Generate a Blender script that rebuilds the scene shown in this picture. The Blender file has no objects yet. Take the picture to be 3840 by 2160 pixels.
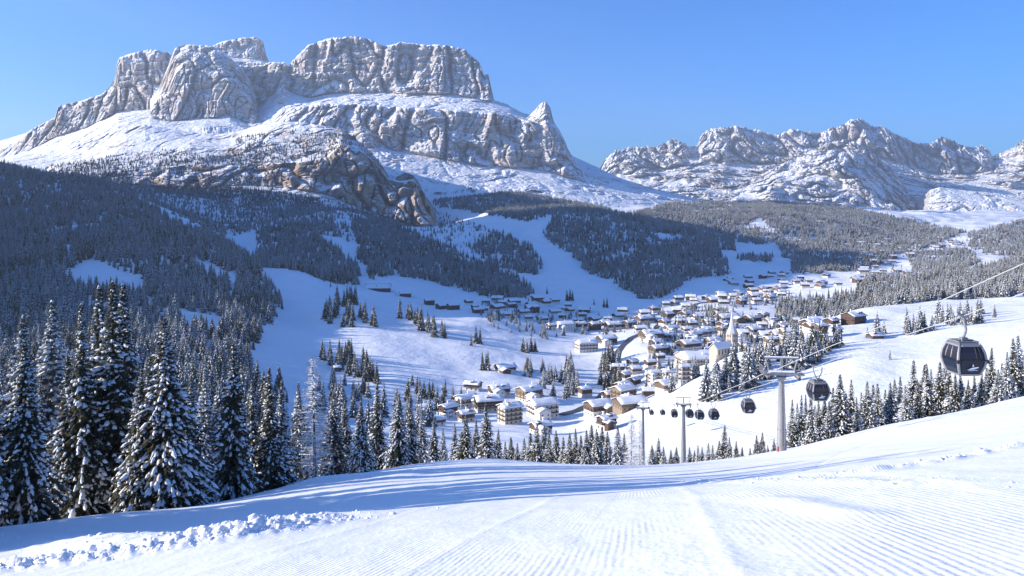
import bpy, math, random
import numpy as np
from mathutils import Vector, Matrix

# ------------------------------------------------------------------ camera, sky, sun, exposure
F = 804.0            # focal length in pixels of a 1024 wide frame
HZ = 200.0           # row of the horizon
SUN_AZ = 93.0        # degrees to the left of the view direction (+Y)
SUN_EL = 17.5
scene = bpy.context.scene
scene.render.engine = 'CYCLES'
scene.render.resolution_x, scene.render.resolution_y = 1024, 576

cam_d = bpy.data.cameras.new('camera')
cam_d.sensor_width = 36.0
cam_d.lens = 36.0 * F / 1024.0
cam_d.shift_y = -(288.0 - HZ) / 1024.0
cam_d.clip_start, cam_d.clip_end = 0.1, 60000.0
cam = bpy.data.objects.new('camera', cam_d)
scene.collection.objects.link(cam)
cam.rotation_euler = (math.radians(90), 0, 0)
scene.camera = cam

world = bpy.data.worlds.new('World')
scene.world = world
world.use_nodes = True
wn = world.node_tree
wn.nodes.clear()
w_out = wn.nodes.new('ShaderNodeOutputWorld')
w_bg = wn.nodes.new('ShaderNodeBackground')
sky = wn.nodes.new('ShaderNodeTexSky')
sky.sky_type = 'NISHITA'
sky.sun_disc = False
sky.sun_elevation = math.radians(SUN_EL)
sky.sun_rotation = math.radians(-SUN_AZ)
sky.altitude = 1800.0
sky.air_density = 1.0
sky.dust_density = 4.0
sky.ozone_density = 7.0
w_bg.inputs['Strength'].default_value = 0.15
w_tint = wn.nodes.new('ShaderNodeMix')          # deep winter blue over the whole sky
w_tint.data_type = 'RGBA'
w_tint.blend_type = 'MULTIPLY'
w_tint.inputs['Factor'].default_value = 1.0
w_tint.inputs[7].default_value = (0.40, 0.68, 0.89, 1)
wn.links.new(sky.outputs[0], w_tint.inputs[6])
wn.links.new(w_tint.outputs[2], w_bg.inputs['Color'])
wn.links.new(w_bg.outputs[0], w_out.inputs['Surface'])

sun_d = bpy.data.lights.new('sun', 'SUN')
sun_d.energy = 4.6
sun_d.angle = math.radians(0.5)
sun_d.color = (1.0, 0.90, 0.79)
sun = bpy.data.objects.new('sun', sun_d)
scene.collection.objects.link(sun)
_a, _e = math.radians(SUN_AZ), math.radians(SUN_EL)
SUNV = Vector((-math.cos(_e) * math.sin(_a), math.cos(_e) * math.cos(_a), math.sin(_e)))
sun.rotation_euler = SUNV.to_track_quat('Z', 'Y').to_euler()

vs = scene.view_settings
vs.view_transform = 'Standard'
vs.look = 'None'
vs.gamma = 1.0
vs.use_curve_mapping = False
vs.exposure = 0.97
scene.cycles.max_bounces = 8
scene.cycles.diffuse_bounces = 6
scene.cycles.volume_bounces = 0
scene.cycles.transparent_max_bounces = 4

RNG = np.random.default_rng(7)
random.seed(7)

# ------------------------------------------------------------------ helpers: noise, meshes, objects
_perm = np.random.default_rng(11).permutation(256).astype(np.int64)
_perm = np.concatenate([_perm, _perm, _perm])
_gr = np.random.default_rng(5).normal(size=(256, 3))
_gr /= np.linalg.norm(_gr, axis=1, keepdims=True)

def perlin(p):
    p = np.asarray(p, float)
    i = np.floor(p).astype(np.int64)
    f = p - i
    u = f * f * f * (f * (f * 6 - 15) + 10)
    i &= 255
    out = 0.0
    for dx in (0, 1):
        wx = u[:, 0] if dx else 1 - u[:, 0]
        for dy in (0, 1):
            wy = u[:, 1] if dy else 1 - u[:, 1]
            for dz in (0, 1):
                wz = u[:, 2] if dz else 1 - u[:, 2]
                h = _perm[_perm[_perm[i[:, 0] + dx] + i[:, 1] + dy] + i[:, 2] + dz]
                g = _gr[h]
                d = g[:, 0] * (f[:, 0] - dx) + g[:, 1] * (f[:, 1] - dy) + g[:, 2] * (f[:, 2] - dz)
                out = out + wx * wy * wz * d
    return out * 1.5

def fbm(p, octs=4, gain=0.5, lac=2.03):
    p = np.asarray(p, float)
    a, s, o = 1.0, 0.0, 0.0
    for k in range(octs):
        s = s + a * perlin(p + k * 17.3)
        o += a
        p = p * lac
        a *= gain
    return s / o

def ridged(p, octs=4, gain=0.5, lac=2.1):
    p = np.asarray(p, float)
    a, s, o = 1.0, 0.0, 0.0
    for k in range(octs):
        s = s + a * (1 - 2.0 * np.abs(perlin(p + k * 9.7)))
        o += a
        p = p * lac
        a *= gain
    return s / o

def mesh_np(name, verts, faces, mats, mat_idx=None, smooth=False):
    """verts (N,3); faces: (M,k) array or list of tuples"""
    me = bpy.data.meshes.new(name)
    verts = np.asarray(verts, np.float32)
    if isinstance(faces, np.ndarray):
        k = faces.shape[1]
        me.vertices.add(len(verts))
        me.vertices.foreach_set('co', verts.ravel())
        me.loops.add(faces.size)
        me.loops.foreach_set('vertex_index', faces.astype(np.int32).ravel())
        me.polygons.add(len(faces))
        me.polygons.foreach_set('loop_start', np.arange(0, faces.size, k, dtype=np.int32))
        me.polygons.foreach_set('loop_total', np.full(len(faces), k, np.int32))
        me.update(calc_edges=True)
    else:
        me.from_pydata([tuple(map(float, v)) for v in verts], [], [tuple(map(int, f)) for f in faces])
        me.update()
    for m in (mats if isinstance(mats, (list, tuple)) else [mats]):
        me.materials.append(m)
    if mat_idx is not None:
        me.polygons.foreach_set('material_index', np.asarray(mat_idx, np.int32))
    me.polygons.foreach_set('use_smooth', np.full(len(me.polygons), smooth, bool))
    me.update()
    return me

COL = scene.collection

def link(name, data, parent=None, loc=None, rot=None, scale=None):
    o = bpy.data.objects.new(name, data)
    COL.objects.link(o)
    if parent is not None:
        o.parent = parent
    if loc is not None:
        o.location = loc
    if rot is not None:
        o.rotation_euler = rot
    if scale is not None:
        o.scale = scale
    return o

def tag(o, label=None, cat=None, group=None, kind=None):
    if label: o['label'] = label
    if cat: o['category'] = cat
    if group: o['group'] = group
    if kind: o['kind'] = kind
    return o

def grid_faces(nr, nc):
    a = np.arange((nr - 1) * (nc - 1))
    r, c = a // (nc - 1), a % (nc - 1)
    i = r * nc + c
    return np.stack([i, i + 1, i + nc + 1, i + nc], 1)

class MB:
    """collects boxes, prisms and tubes into one mesh"""
    def __init__(self):
        self.v, self.f, self.m = [], [], []
    def add(self, vs, fs, mi=0):
        b = len(self.v)
        self.v += [tuple(x) for x in vs]
        self.f += [tuple(b + i for i in f) for f in fs]
        self.m += [mi] * len(fs)
    def box(self, c, s, rz=0.0, mi=0):
        cx, cy, cz = c
        hx, hy, hz = s[0] / 2, s[1] / 2, s[2] / 2
        co, si = math.cos(rz), math.sin(rz)
        vs = []
        for z in (-hz, hz):
            for x, y in ((-hx, -hy), (hx, -hy), (hx, hy), (-hx, hy)):
                vs.append((cx + x * co - y * si, cy + x * si + y * co, cz + z))
        self.add(vs, [(3, 2, 1, 0), (4, 5, 6, 7), (0, 1, 5, 4), (1, 2, 6, 5), (2, 3, 7, 6), (3, 0, 4, 7)], mi)
    def tube(self, pts, radii, n=6, cap=True, mi=0):
        pts = [Vector(p) for p in pts]
        if not isinstance(radii, (list, tuple)):
            radii = [radii] * len(pts)
        vs, fs = [], []
        prev = None
        for k, p in enumerate(pts):
            t = (pts[min(k + 1, len(pts) - 1)] - pts[max(k - 1, 0)]).normalized()
            ref = Vector((0, 0, 1)) if abs(t.z) < 0.9 else Vector((1, 0, 0))
            a = t.cross(ref).normalized() if prev is None else (prev - t * prev.dot(t)).normalized()
            prev = a
            b = t.cross(a)
            for j in range(n):
                th = 2 * math.pi * j / n
                vs.append(p + (a * math.cos(th) + b * math.sin(th)) * radii[k])
        for k in range(len(pts) - 1):
            for j in range(n):
                i0, i1 = k * n + j, k * n + (j + 1) % n
                fs.append((i0, i0 + n, i1 + n, i1))
        if cap:
            fs.append(tuple(range(n)))
            fs.append(tuple(reversed(range((len(pts) - 1) * n, len(pts) * n))))
        self.add(vs, fs, mi)
    def loft(self, rings, mi=0, cap=True):
        n = len(rings[0])
        vs = [p for r in rings for p in r]
        fs = []
        for k in range(len(rings) - 1):
            for j in range(n):
                i0, i1 = k * n + j, k * n + (j + 1) % n
                fs.append((i0, i1, i1 + n, i0 + n))
        if cap:
            fs.append(tuple(reversed(range(n))))
            fs.append(tuple(range((len(rings) - 1) * n, len(rings) * n)))
        self.add(vs, fs, mi)
    def mesh(self, name, mats, smooth=False):
        return mesh_np(name, self.v, self.f, mats, self.m, smooth)
    def obj(self, name, mats, parent=None, smooth=False, **k):
        return link(name, self.mesh(name, mats, smooth), parent, **k)

# ------------------------------------------------------------------ materials
def new_mat(name):
    m = bpy.data.materials.new(name)
    m.use_nodes = True
    nt = m.node_tree
    b = nt.nodes['Principled BSDF']
    return m, nt, b

def N(nt, t, **k):
    n = nt.nodes.new(t)
    for a, v in k.items():
        if a in n.bl_rna.properties:
            setattr(n, a, v)
        else:
            n.inputs[a].default_value = v
    return n

def math_n(nt, op, a, b=None, clamp=False):
    n = nt.nodes.new('ShaderNodeMath')
    n.operation = op
    n.use_clamp = clamp
    for i, v in enumerate((a, b)):
        if v is None: continue
        if hasattr(v, 'links'): nt.links.new(v, n.inputs[i])
        else: n.inputs[i].default_value = v
    return n.outputs[0]

def ramp(nt, fac, a, b):
    """smooth 0..1 between a and b"""
    n = nt.nodes.new('ShaderNodeMapRange')
    n.interpolation_type = 'SMOOTHSTEP'
    nt.links.new(fac, n.inputs['Value'])
    n.inputs['From Min'].default_value = a
    n.inputs['From Max'].default_value = b
    return n.outputs['Result']

def mixc(nt, fac, a, b):
    n = nt.nodes.new('ShaderNodeMix')
    n.data_type = 'RGBA'
    if hasattr(fac, 'links'): nt.links.new(fac, n.inputs['Factor'])
    else: n.inputs['Factor'].default_value = fac
    for key, v in (('A', a), ('B', b)):
        s = [i for i in n.inputs if i.name == key and i.type == 'RGBA'][0]
        if hasattr(v, 'links'): nt.links.new(v, s)
        else: s.default_value = (*v, 1)
    return [o for o in n.outputs if o.type == 'RGBA'][0]

def pos_noise(nt, scale, detail=4, rough=0.55, squash=None, space='world'):
    if space == 'world':
        g = N(nt, 'ShaderNodeNewGeometry').outputs['Position']
    else:
        g = N(nt, 'ShaderNodeTexCoord').outputs['Object']
    if squash:
        mp = N(nt, 'ShaderNodeMapping')
        mp.inputs['Scale'].default_value = squash
        nt.links.new(g, mp.inputs['Vector'])
        g = mp.outputs[0]
    n = N(nt, 'ShaderNodeTexNoise')
    n.inputs['Scale'].default_value = scale
    n.inputs['Detail'].default_value = detail
    n.inputs['Roughness'].default_value = rough
    nt.links.new(g, n.inputs['Vector'])
    return n.outputs['Fac']

def bump(nt, height, dist, strength=1.0, normal=None):
    b = N(nt, 'ShaderNodeBump')
    b.inputs['Strength'].default_value = strength
    b.inputs['Distance'].default_value = dist
    nt.links.new(height, b.inputs['Height'])
    if normal is not None:
        nt.links.new(normal, b.inputs['Normal'])
    return b.outputs['Normal']

def simple_mat(name, col, rough=0.7, var=0.15, scale=0.5, metal=0.0, spec=0.3, space='object', bumpd=0.0):
    m, nt, b = new_mat(name)
    n = pos_noise(nt, scale, space=space)
    dark = tuple(c * (1 - var) for c in col)
    lite = tuple(min(1, c * (1 + var)) for c in col)
    nt.links.new(mixc(nt, n, dark, lite), b.inputs['Base Color'])
    b.inputs['Roughness'].default_value = rough
    b.inputs['Metallic'].default_value = metal
    b.inputs['Specular IOR Level'].default_value = spec
    if bumpd:
        nt.links.new(bump(nt, n, bumpd), b.inputs['Normal'])
    return m

SNOW_C = (0.86, 0.87, 0.89)

def make_snow():
    m, nt, b = new_mat('snow')
    n1 = pos_noise(nt, 0.05, 5)
    n2 = pos_noise(nt, 1.2, 4)
    nt.links.new(mixc(nt, n1, (0.87, 0.88, 0.90), (0.91, 0.91, 0.92)), b.inputs['Base Color'])
    nm = bump(nt, n1, 3.0)
    nm = bump(nt, n2, 0.10, 1.0, nm)
    nt.links.new(nm, b.inputs['Normal'])
    b.inputs['Roughness'].default_value = 0.75
    b.inputs['Specular IOR Level'].default_value = 0.15
    return m

def make_piste():
    """groomed snow: corduroy relief running downhill, wind-smoothed and skied-out patches"""
    m, nt, b = new_mat('groomed_snow')
    g = N(nt, 'ShaderNodeNewGeometry').outputs['Position']
    mp = N(nt, 'ShaderNodeMapping')
    mp.inputs['Rotation'].default_value = (0, 0, math.radians(9.2))
    nt.links.new(g, mp.inputs['Vector'])
    sep = N(nt, 'ShaderNodeSeparateXYZ')
    nt.links.new(mp.outputs[0], sep.inputs[0])
    wob = pos_noise(nt, 0.12, 2)
    u = math_n(nt, 'ADD', sep.outputs['X'], math_n(nt, 'MULTIPLY', wob, 0.3))
    # ridges
    ph = math_n(nt, 'MULTIPLY', u, 2 * math.pi / 0.12)
    ridge = math_n(nt, 'MULTIPLY_ADD', math_n(nt, 'SINE', ph), 0.5)
    nt.nodes[-1].inputs[2].default_value = 0.5
    # wear mask
    wear = pos_noise(nt, 0.16, 4, 0.6, (1.0, 0.35, 1.0))
    keep = ramp(nt, wear, 0.60, 0.46)
    pos = N(nt, 'ShaderNodeSeparateXYZ')
    nt.links.new(g, pos.inputs[0])
    near = ramp(nt, pos.outputs['Y'], 45.0, 14.0)
    amp = math_n(nt, 'MULTIPLY', keep, near)
    side = ramp(nt, pos_noise(nt, 0.045, 3, 0.5, (1.0, 0.5, 1.0)), 0.36, 0.48)
    amp = math_n(nt, 'MULTIPLY', amp, side)
    grain = pos_noise(nt, 9.0, 3, 0.6)
    soft = pos_noise(nt, 0.35, 5, 0.6, (1.0, 0.35, 1.0))
    h = math_n(nt, 'MULTIPLY', ridge, amp)
    nm = bump(nt, h, 0.0065)
    nm = bump(nt, grain, 0.02, 0.7, nm)
    nm = bump(nt, soft, 0.16, 0.8, nm)
    nt.links.new(nm, b.inputs['Normal'])
    nt.links.new(mixc(nt, soft, (0.87, 0.88, 0.90), (0.92, 0.92, 0.925)), b.inputs['Base Color'])
    b.inputs['Roughness'].default_value = 0.7
    b.inputs['Specular IOR Level'].default_value = 0.2
    return m

def make_rock(name, rock_a, rock_b, rock_c, lo, hi, det=0.02, bumpd=25.0, patch=0.9):
    """limestone with snow lying on everything that is not too steep"""
    m, nt, b = new_mat(name)
    geo = N(nt, 'ShaderNodeNewGeometry')
    n_f = pos_noise(nt, det, 7, 0.62)
    n_m = pos_noise(nt, det * 0.22, 5, 0.6)
    strata = pos_noise(nt, det * 0.7, 5, 0.6, (0.25, 0.25, 2.2))
    stain = pos_noise(nt, det * 0.5, 5, 0.6, (1.6, 1.6, 0.18))
    bnm = bump(nt, n_f, bumpd, 0.8)
    bnm = bump(nt, strata, bumpd * 0.45, 0.6, bnm)
    sepn = N(nt, 'ShaderNodeSeparateXYZ')
    nt.links.new(geo.outputs['Normal'], sepn.inputs[0])
    sepb = N(nt, 'ShaderNodeSeparateXYZ')
    nt.links.new(bnm, sepb.inputs[0])
    up = math_n(nt, 'ADD', math_n(nt, 'MULTIPLY', sepn.outputs['Z'], 0.55), math_n(nt, 'MULTIPLY', sepb.outputs['Z'], 0.45))
    up = math_n(nt, 'ADD', up, math_n(nt, 'MULTIPLY', math_n(nt, 'SUBTRACT', n_f, 0.5), 0.55))
    up = math_n(nt, 'ADD', up, math_n(nt, 'MULTIPLY', math_n(nt, 'SUBTRACT', strata, 0.5), 0.34))
    up = math_n(nt, 'SUBTRACT', up, math_n(nt, 'MULTIPLY', math_n(nt, 'SUBTRACT', n_m, 0.46), patch))
    snow = ramp(nt, up, lo, hi)
    rock = mixc(nt, ramp(nt, stain, 0.42, 0.62), rock_a, rock_b)
    rock = mixc(nt, ramp(nt, n_m, 0.50, 0.66), rock, rock_c)
    nt.links.new(mixc(nt, snow, rock, (0.89, 0.90, 0.915)), b.inputs['Base Color'])
    nt.links.new(bnm, b.inputs['Normal'])
    b.inputs['Roughness'].default_value = 0.85
    b.inputs['Specular IOR Level'].default_value = 0.1
    return m

M = {}
M['snow'] = make_snow()
M['piste'] = make_piste()
M['rock'] = make_rock('snowy_limestone', (0.47, 0.425, 0.395), (0.29, 0.275, 0.27), (0.52, 0.42, 0.35), 0.365, 0.53, 0.024, 20.0)
M['rock_far'] = make_rock('snowy_far_limestone', (0.46, 0.41, 0.37), (0.27, 0.255, 0.25), (0.50, 0.43, 0.37), 0.39, 0.55, 0.014, 40.0)
M['rock_ochre'] = make_rock('ochre_limestone', (0.40, 0.31, 0.235), (0.22, 0.185, 0.165), (0.47, 0.335, 0.22), 0.56, 0.72, 0.028, 14.0)
M['valley'] = make_rock('snowy_meadow', (0.20, 0.17, 0.14), (0.13, 0.12, 0.11), (0.25, 0.20, 0.15), 0.36, 0.50, 0.03, 3.0, 0.1)
M['bark'] = simple_mat('bark', (0.10, 0.075, 0.055), 0.9, 0.4, 3.0, bumpd=0.02)
M['needle'] = simple_mat('spruce_needles', (0.066, 0.062, 0.034), 0.75, 0.55, 0.35, spec=0.2, space='world')
M['needle2'] = simple_mat('frosted_needles', (0.105, 0.110, 0.10), 0.8, 0.5, 0.25, spec=0.2, space='world')
M['twig'] = simple_mat('larch_twigs', (0.23, 0.19, 0.15), 0.9, 0.3, 0.8)
M['tsnow'] = simple_mat('branch_snow', (0.89, 0.90, 0.915), 0.75, 0.02, 1.0, spec=0.15)
# ------------------------------------------------------------------ the lie of the land
# surveyed points: (bearing column, distance in m, row) -> height above the camera = (HZ-row)/F*distance
CTRL = []
def C(px, d, py): CTRL.append((px, d, py))
def CZ(px, d, z): CTRL.append((px, d, HZ - z / d * F))
# piste in the foreground: nearly a plane that climbs to the right
for px, r in ((-250, .405), (0, .382), (250, .345), (512, .313), (768, .272), (1024, .232), (1280, .196)):
    for d in (3, 6, 11, 20):
        CZ(px, d, -1.7 - r * d)
for px, d, py in ((-200, 45, 545), (-200, 75, 540), (0, 40, 541), (0, 70, 526), (100, 78, 515), (160, 80, 511), (210, 86, 505), (235, 88, 500),
                  (270, 100, 488), (300, 108, 480), (360, 115, 475), (400, 122, 469), (450, 125, 462), (490, 125, 459.5), (540, 118, 462), (590, 115, 464),
                  (640, 120, 464.5), (700, 125, 462), (740, 125, 458), (800, 128, 446), (830, 132, 438), (870, 136, 428), (920, 140, 419), (970, 140, 408), (1024, 140, 396),
                  (1100, 140, 380), (1280, 140, 345),
                  (300, 50, 508), (300, 75, 493), (450, 45, 496), (450, 75, 478), (540, 45, 487), (540, 75, 473), (640, 40, 488), (640, 70, 473),
                  (740, 40, 480), (740, 70, 466), (796, 110, 449.5), (850, 40, 465), (850, 75, 447), (950, 40, 452), (950, 75, 428), (1024, 40, 440), (1024, 75, 412)):
    C(px, d, py)
# over the brow
for px, d, py in ((-200, 110, 545), (0, 100, 536), (100, 110, 525), (200, 115, 514), (270, 135, 500), (400, 165, 480), (490, 170, 468), (560, 165, 470), (640, 165, 472), (720, 170, 470),
                  (800, 175, 451), (870, 180, 434), (950, 190, 418), (1024, 195, 403), (1150, 200, 380),
                  (-200, 200, 500), (0, 200, 492), (150, 200, 490), (300, 220, 488), (420, 230, 482), (540, 230, 478), (640, 230, 478), (720, 235, 474), (800, 240, 455), (900, 250, 437), (1024, 260, 415), (1200, 270, 380),
                  (420, 310, 474), (540, 310, 471), (640, 310, 468), (720, 320, 458), (0, 300, 450), (150, 300, 447), (300, 320, 450)):
    C(px, d, py)
# village side and sunlit hill
for px, d, py in ((620, 470, 427), (560, 540, 430), (530, 640, 406), (480, 650, 404), (440, 560, 424), (590, 640, 405), (640, 640, 400), (670, 720, 385), (620, 760, 384), (560, 760, 380),
                  (700, 400, 428), (640, 420, 438), (700, 520, 374), (740, 600, 352), (790, 650, 342), (830, 740, 325), (860, 830, 312), (900, 880, 309.5), (960, 900, 305), (1024, 900, 297), (1150, 900, 280),
                  (760, 420, 408), (800, 480, 375), (860, 480, 362), (860, 600, 340), (900, 420, 385), (900, 600, 337), (960, 430, 368), (960, 620, 325), (1024, 400, 360), (1024, 620, 318), (1150, 500, 310),
                  (732, 880, 354), (690, 860, 358), (650, 880, 352), (690, 960, 344), (650, 1020, 336), (760, 980, 341), (790, 960, 343), (820, 1050, 334), (850, 1150, 322), (720, 1150, 326), (760, 1200, 322),
                  (600, 900, 358), (580, 1000, 347), (620, 1150, 331), (640, 1080, 332), (700, 1400, 305), (760, 1500, 296), (800, 1700, 285), (850, 1950, 277), (900, 2050, 273), (940, 2150, 268),
                  (900, 1250, 296), (900, 1600, 282), (960, 1250, 288), (960, 1700, 274), (1024, 1250, 278), (1024, 1700, 266), (1024, 2100, 262), (1150, 1500, 255), (1150, 2200, 248)):
    C(px, d, py)
# snow hill left of the village
for px, d, py in ((500, 760, 375), (490, 860, 357), (480, 1000, 332), (440, 1100, 318), (400, 1180, 318), (420, 1300, 310), (370, 1250, 306), (340, 1250, 296), (300, 1260, 277), (290, 1300, 270),
                  (400, 1000, 327), (350, 1000, 315), (300, 1000, 318), (400, 850, 348), (330, 850, 345), (280, 860, 335), (340, 700, 378), (400, 700, 380), (450, 700, 388), (380, 560, 412), (300, 600, 392), (290, 460, 420), (420, 450, 430), (520, 450, 436),
                  (470, 1250, 312), (520, 1300, 311), (560, 1250, 318), (520, 1450, 300), (580, 1450, 302), (400, 1380, 297), (360, 1420, 287), (450, 1550, 294), (530, 1620, 292), (600, 1650, 289), (660, 1600, 294)):
    C(px, d, py)
# ski run and the wooded slopes behind the village
for px, d, py in ((570, 1800, 277), (620, 1850, 282), (560, 2000, 258), (545, 2250, 240), (553, 2600, 219), (570, 2750, 214), (620, 2700, 217), (650, 2600, 226), (690, 2400, 244), (720, 2150, 262), (737, 1950, 279),
                  (620, 2150, 256), (680, 2000, 272), (590, 2300, 242), (640, 2350, 242),
                  (380, 1560, 281), (350, 2550, 214), (400, 2300, 234), (450, 2200, 243), (500, 1980, 262), (430, 2750, 229), (480, 2600, 226), (510, 2450, 232), (350, 3050, 218), (430, 3100, 232), (370, 1900, 258), (360, 1660, 274)):
    C(px, d, py)
# left ridges
for px, d, py in ((-250, 2300, 150), (-100, 2280, 154), (0, 2200, 166), (80, 2100, 180), (130, 2000, 195), (170, 1900, 216), (210, 1800, 231), (250, 1600, 254), (268, 1470, 269),
                  (-100, 1500, 222), (0, 1520, 231), (60, 1520, 232), (100, 1500, 230), (160, 1460, 232), (200, 1400, 243), (240, 1300, 262), (0, 1850, 200), (100, 1800, 207), (60, 1680, 222), (150, 1700, 226),
                  (60, 1280, 250), (150, 1200, 258), (100, 1080, 276), (0, 1000, 290), (-100, 900, 300), (200, 1100, 276), (240, 1050, 292), (240, 900, 315), (150, 850, 312), (50, 750, 330), (200, 700, 345), (100, 560, 372), (200, 500, 388), (0, 560, 372), (-150, 600, 350),
                  (-100, 2750, 185), (0, 2750, 195), (100, 2650, 202), (170, 2500, 212), (230, 2250, 230), (250, 1900, 250),
                  (258, 2000, 236), (290, 2080, 229), (320, 2040, 236), (345, 1850, 256), (300, 1750, 258), (320, 1500, 275),
                  (300, 2550, 216), (250, 2650, 211), (200, 2950, 200), (150, 3100, 190), (100, 3200, 180), (50, 3400, 178), (0, 3600, 172), (250, 3300, 199), (320, 3200, 206), (-150, 3600, 165)):
    C(px, d, py)
# far valley
for px, d, py in ((450, 3600, 207), (500, 3900, 195), (560, 3600, 206), (600, 3400, 212), (640, 3600, 212), (690, 4300, 205), (620, 4300, 206), (750, 3700, 213), (800, 4500, 208), (900, 4500, 214), (1000, 4500, 222), (1100, 4500, 222),
                  (745, 2800, 238), (750, 2450, 255), (770, 3200, 222), (800, 2800, 246), (790, 2350, 264), (830, 3100, 234), (830, 2500, 258), (870, 2900, 245), (880, 3600, 230), (930, 2500, 258), (950, 3000, 244), (1000, 3300, 235), (1024, 2700, 250), (690, 3200, 222), (660, 3000, 220),
                  (450, 5500, 205), (700, 6500, 206), (900, 6500, 212), (1150, 6500, 214), (200, 5000, 190), (-200, 5500, 175), (0, 5500, 175)):
    C(px, d, py)
_c = np.array(CTRL, float)
_UV = np.stack([_c[:, 0] / 150.0, np.log(_c[:, 1]) * 2.4], 1)
_val = (HZ - _c[:, 2]) / F + 1.7 / _c[:, 1]
def _ker(a, b):
    d2 = ((a[:, None, :] - b[None, :, :]) ** 2).sum(2)
    return np.sqrt(d2 + 0.02)
_n = len(_c)
_A = np.zeros((_n + 3, _n + 3))
_A[:_n, :_n] = _ker(_UV, _UV) - np.eye(_n) * 0.01
_A[:_n, _n] = 1; _A[:_n, _n + 1:] = _UV
_A[_n, :_n] = 1; _A[_n + 1:, :_n] = _UV.T
_w = np.linalg.solve(_A, np.concatenate([_val, np.zeros(3)]))

def ground_e(px, d):
    """height / distance of the smooth ground, before relief"""
    px, d = np.broadcast_arrays(np.asarray(px, float), np.asarray(d, float))
    sh = px.shape
    uv = np.stack([px.ravel() / 150.0, np.log(d.ravel()) * 2.4], 1)
    out = np.empty(len(uv))
    for s in range(0, len(uv), 20000):
        q = uv[s:s + 20000]
        out[s:s + 20000] = _ker(q, _UV) @ _w[:_n] + _w[_n] + q @ _w[_n + 1:]
    return (out - 1.7 / d.ravel()).reshape(sh)

def seg_dist(X, Y, line):
    """distance to a polyline on the ground, and signed side"""
    best = np.full(X.shape, 1e9); along = np.zeros(X.shape); tot = 0.0
    for (x0, y0), (x1, y1) in zip(line[:-1], line[1:]):
        dx, dy = x1 - x0, y1 - y0
        L = math.hypot(dx, dy)
        t = np.clip(((X - x0) * dx + (Y - y0) * dy) / (L * L), 0, 1)
        dd = np.hypot(X - x0 - t * dx, Y - y0 - t * dy)
        sgn = np.sign((X - x0) * dy - (Y - y0) * dx)
        m = dd < np.abs(best)
        best = np.where(m, dd * np.where(sgn == 0, 1, sgn), best)
        along = np.where(m, tot + t * L, along)
        tot += L
    return best, along, tot

def g_hit_smooth(px, py, dmin=5.0, dmax=6000.0):
    ds = np.exp(np.linspace(math.log(dmin), math.log(dmax), 500))
    rows = HZ - F * ground_e(np.full(500, float(px)), ds)
    k = np.nonzero(rows <= py)[0]
    return ds[k[0]] if len(k) else dmax

def ground_pt(px, py, dmin=5.0):
    d = g_hit_smooth(px, py, dmin)
    return ((px - 512) / F * d, d)

# snow banks and tracks on the piste, laid along lines on the ground
def s_track(p0, p1, n, sw):
    a, b = ground_pt(*p0), ground_pt(*p1)
    out = []
    for t in np.linspace(0, 1, 40):
        q = math.sin(t * n * math.pi * 2) * sw
        L = math.hypot(b[0] - a[0], b[1] - a[1])
        nx_, ny_ = -(b[1] - a[1]) / L, (b[0] - a[0]) / L
        out.append((a[0] + (b[0] - a[0]) * t + nx_ * q, a[1] + (b[1] - a[1]) * t + ny_ * q))
    return out
BANKS = [
    (s_track((1080, 470), (760, 500), 1.5, 1.4), .3, -.02, .5, .5),
    (s_track((1000, 420), (740, 482), 3.5, 2.4), .3, -.03, .5, .5),
    (s_track((900, 425), (820, 470), 1.0, 2.0), .3, -.05, .5, .5),
    (s_track((650, 490), (1100, 545), .5, 1.8), .8, .03, 1.0, .4),
    (s_track((670, 482), (1100, 512), .5, 2.5), .9, .05, 1.0, .4),
    # line, half width, height, roughness wavelength, rough amount
    ([ground_pt(*p) for p in ((-90, 581), (30, 566), (100, 558), (160, 550), (220, 541), (290, 530), (345, 522))], 1.5, 0.34, 0.38, 0.95),
    ([ground_pt(*p) for p in ((-80, 545), (40, 541), (150, 545), (215, 540), (270, 530), (330, 519), (420, 512))], 2.2, 0.35, 1.2, 0.4),
    ([ground_pt(*p) for p in ((235, 512), (280, 506), (330, 505), (420, 500))], 3.0, 0.5, 2.2, 0.35),
    ([ground_pt(*p) for p in ((300, 484), (370, 478), (430, 474))], 3.5, 0.5, 3.0, 0.3),
    ([ground_pt(*p) for p in ((780, 481), (850, 474), (930, 463), (980, 454), (1040, 444), (1120, 428))], 0.45, 0.22, 0.55, 0.8),
    ([ground_pt(*p) for p in ((850, 464), (920, 454), (1040, 431))], 0.25, 0.10, 0.8, 0.5),
    ([ground_pt(*p) for p in ((840, 432), (890, 424), (960, 417), (1060, 400))], 0.5, 0.16, 2.0, 0.5),
    ([ground_pt(*p) for p in ((690, 481), (800, 479), (860, 482), (980, 484), (1100, 486))], 0.8, 0.10, 0.5, 0.8),
    ([ground_pt(*p) for p in ((745, 497), (790, 500), (840, 512), (900, 520))], 0.5, 0.07, 2.0, 0.3),
]

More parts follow.
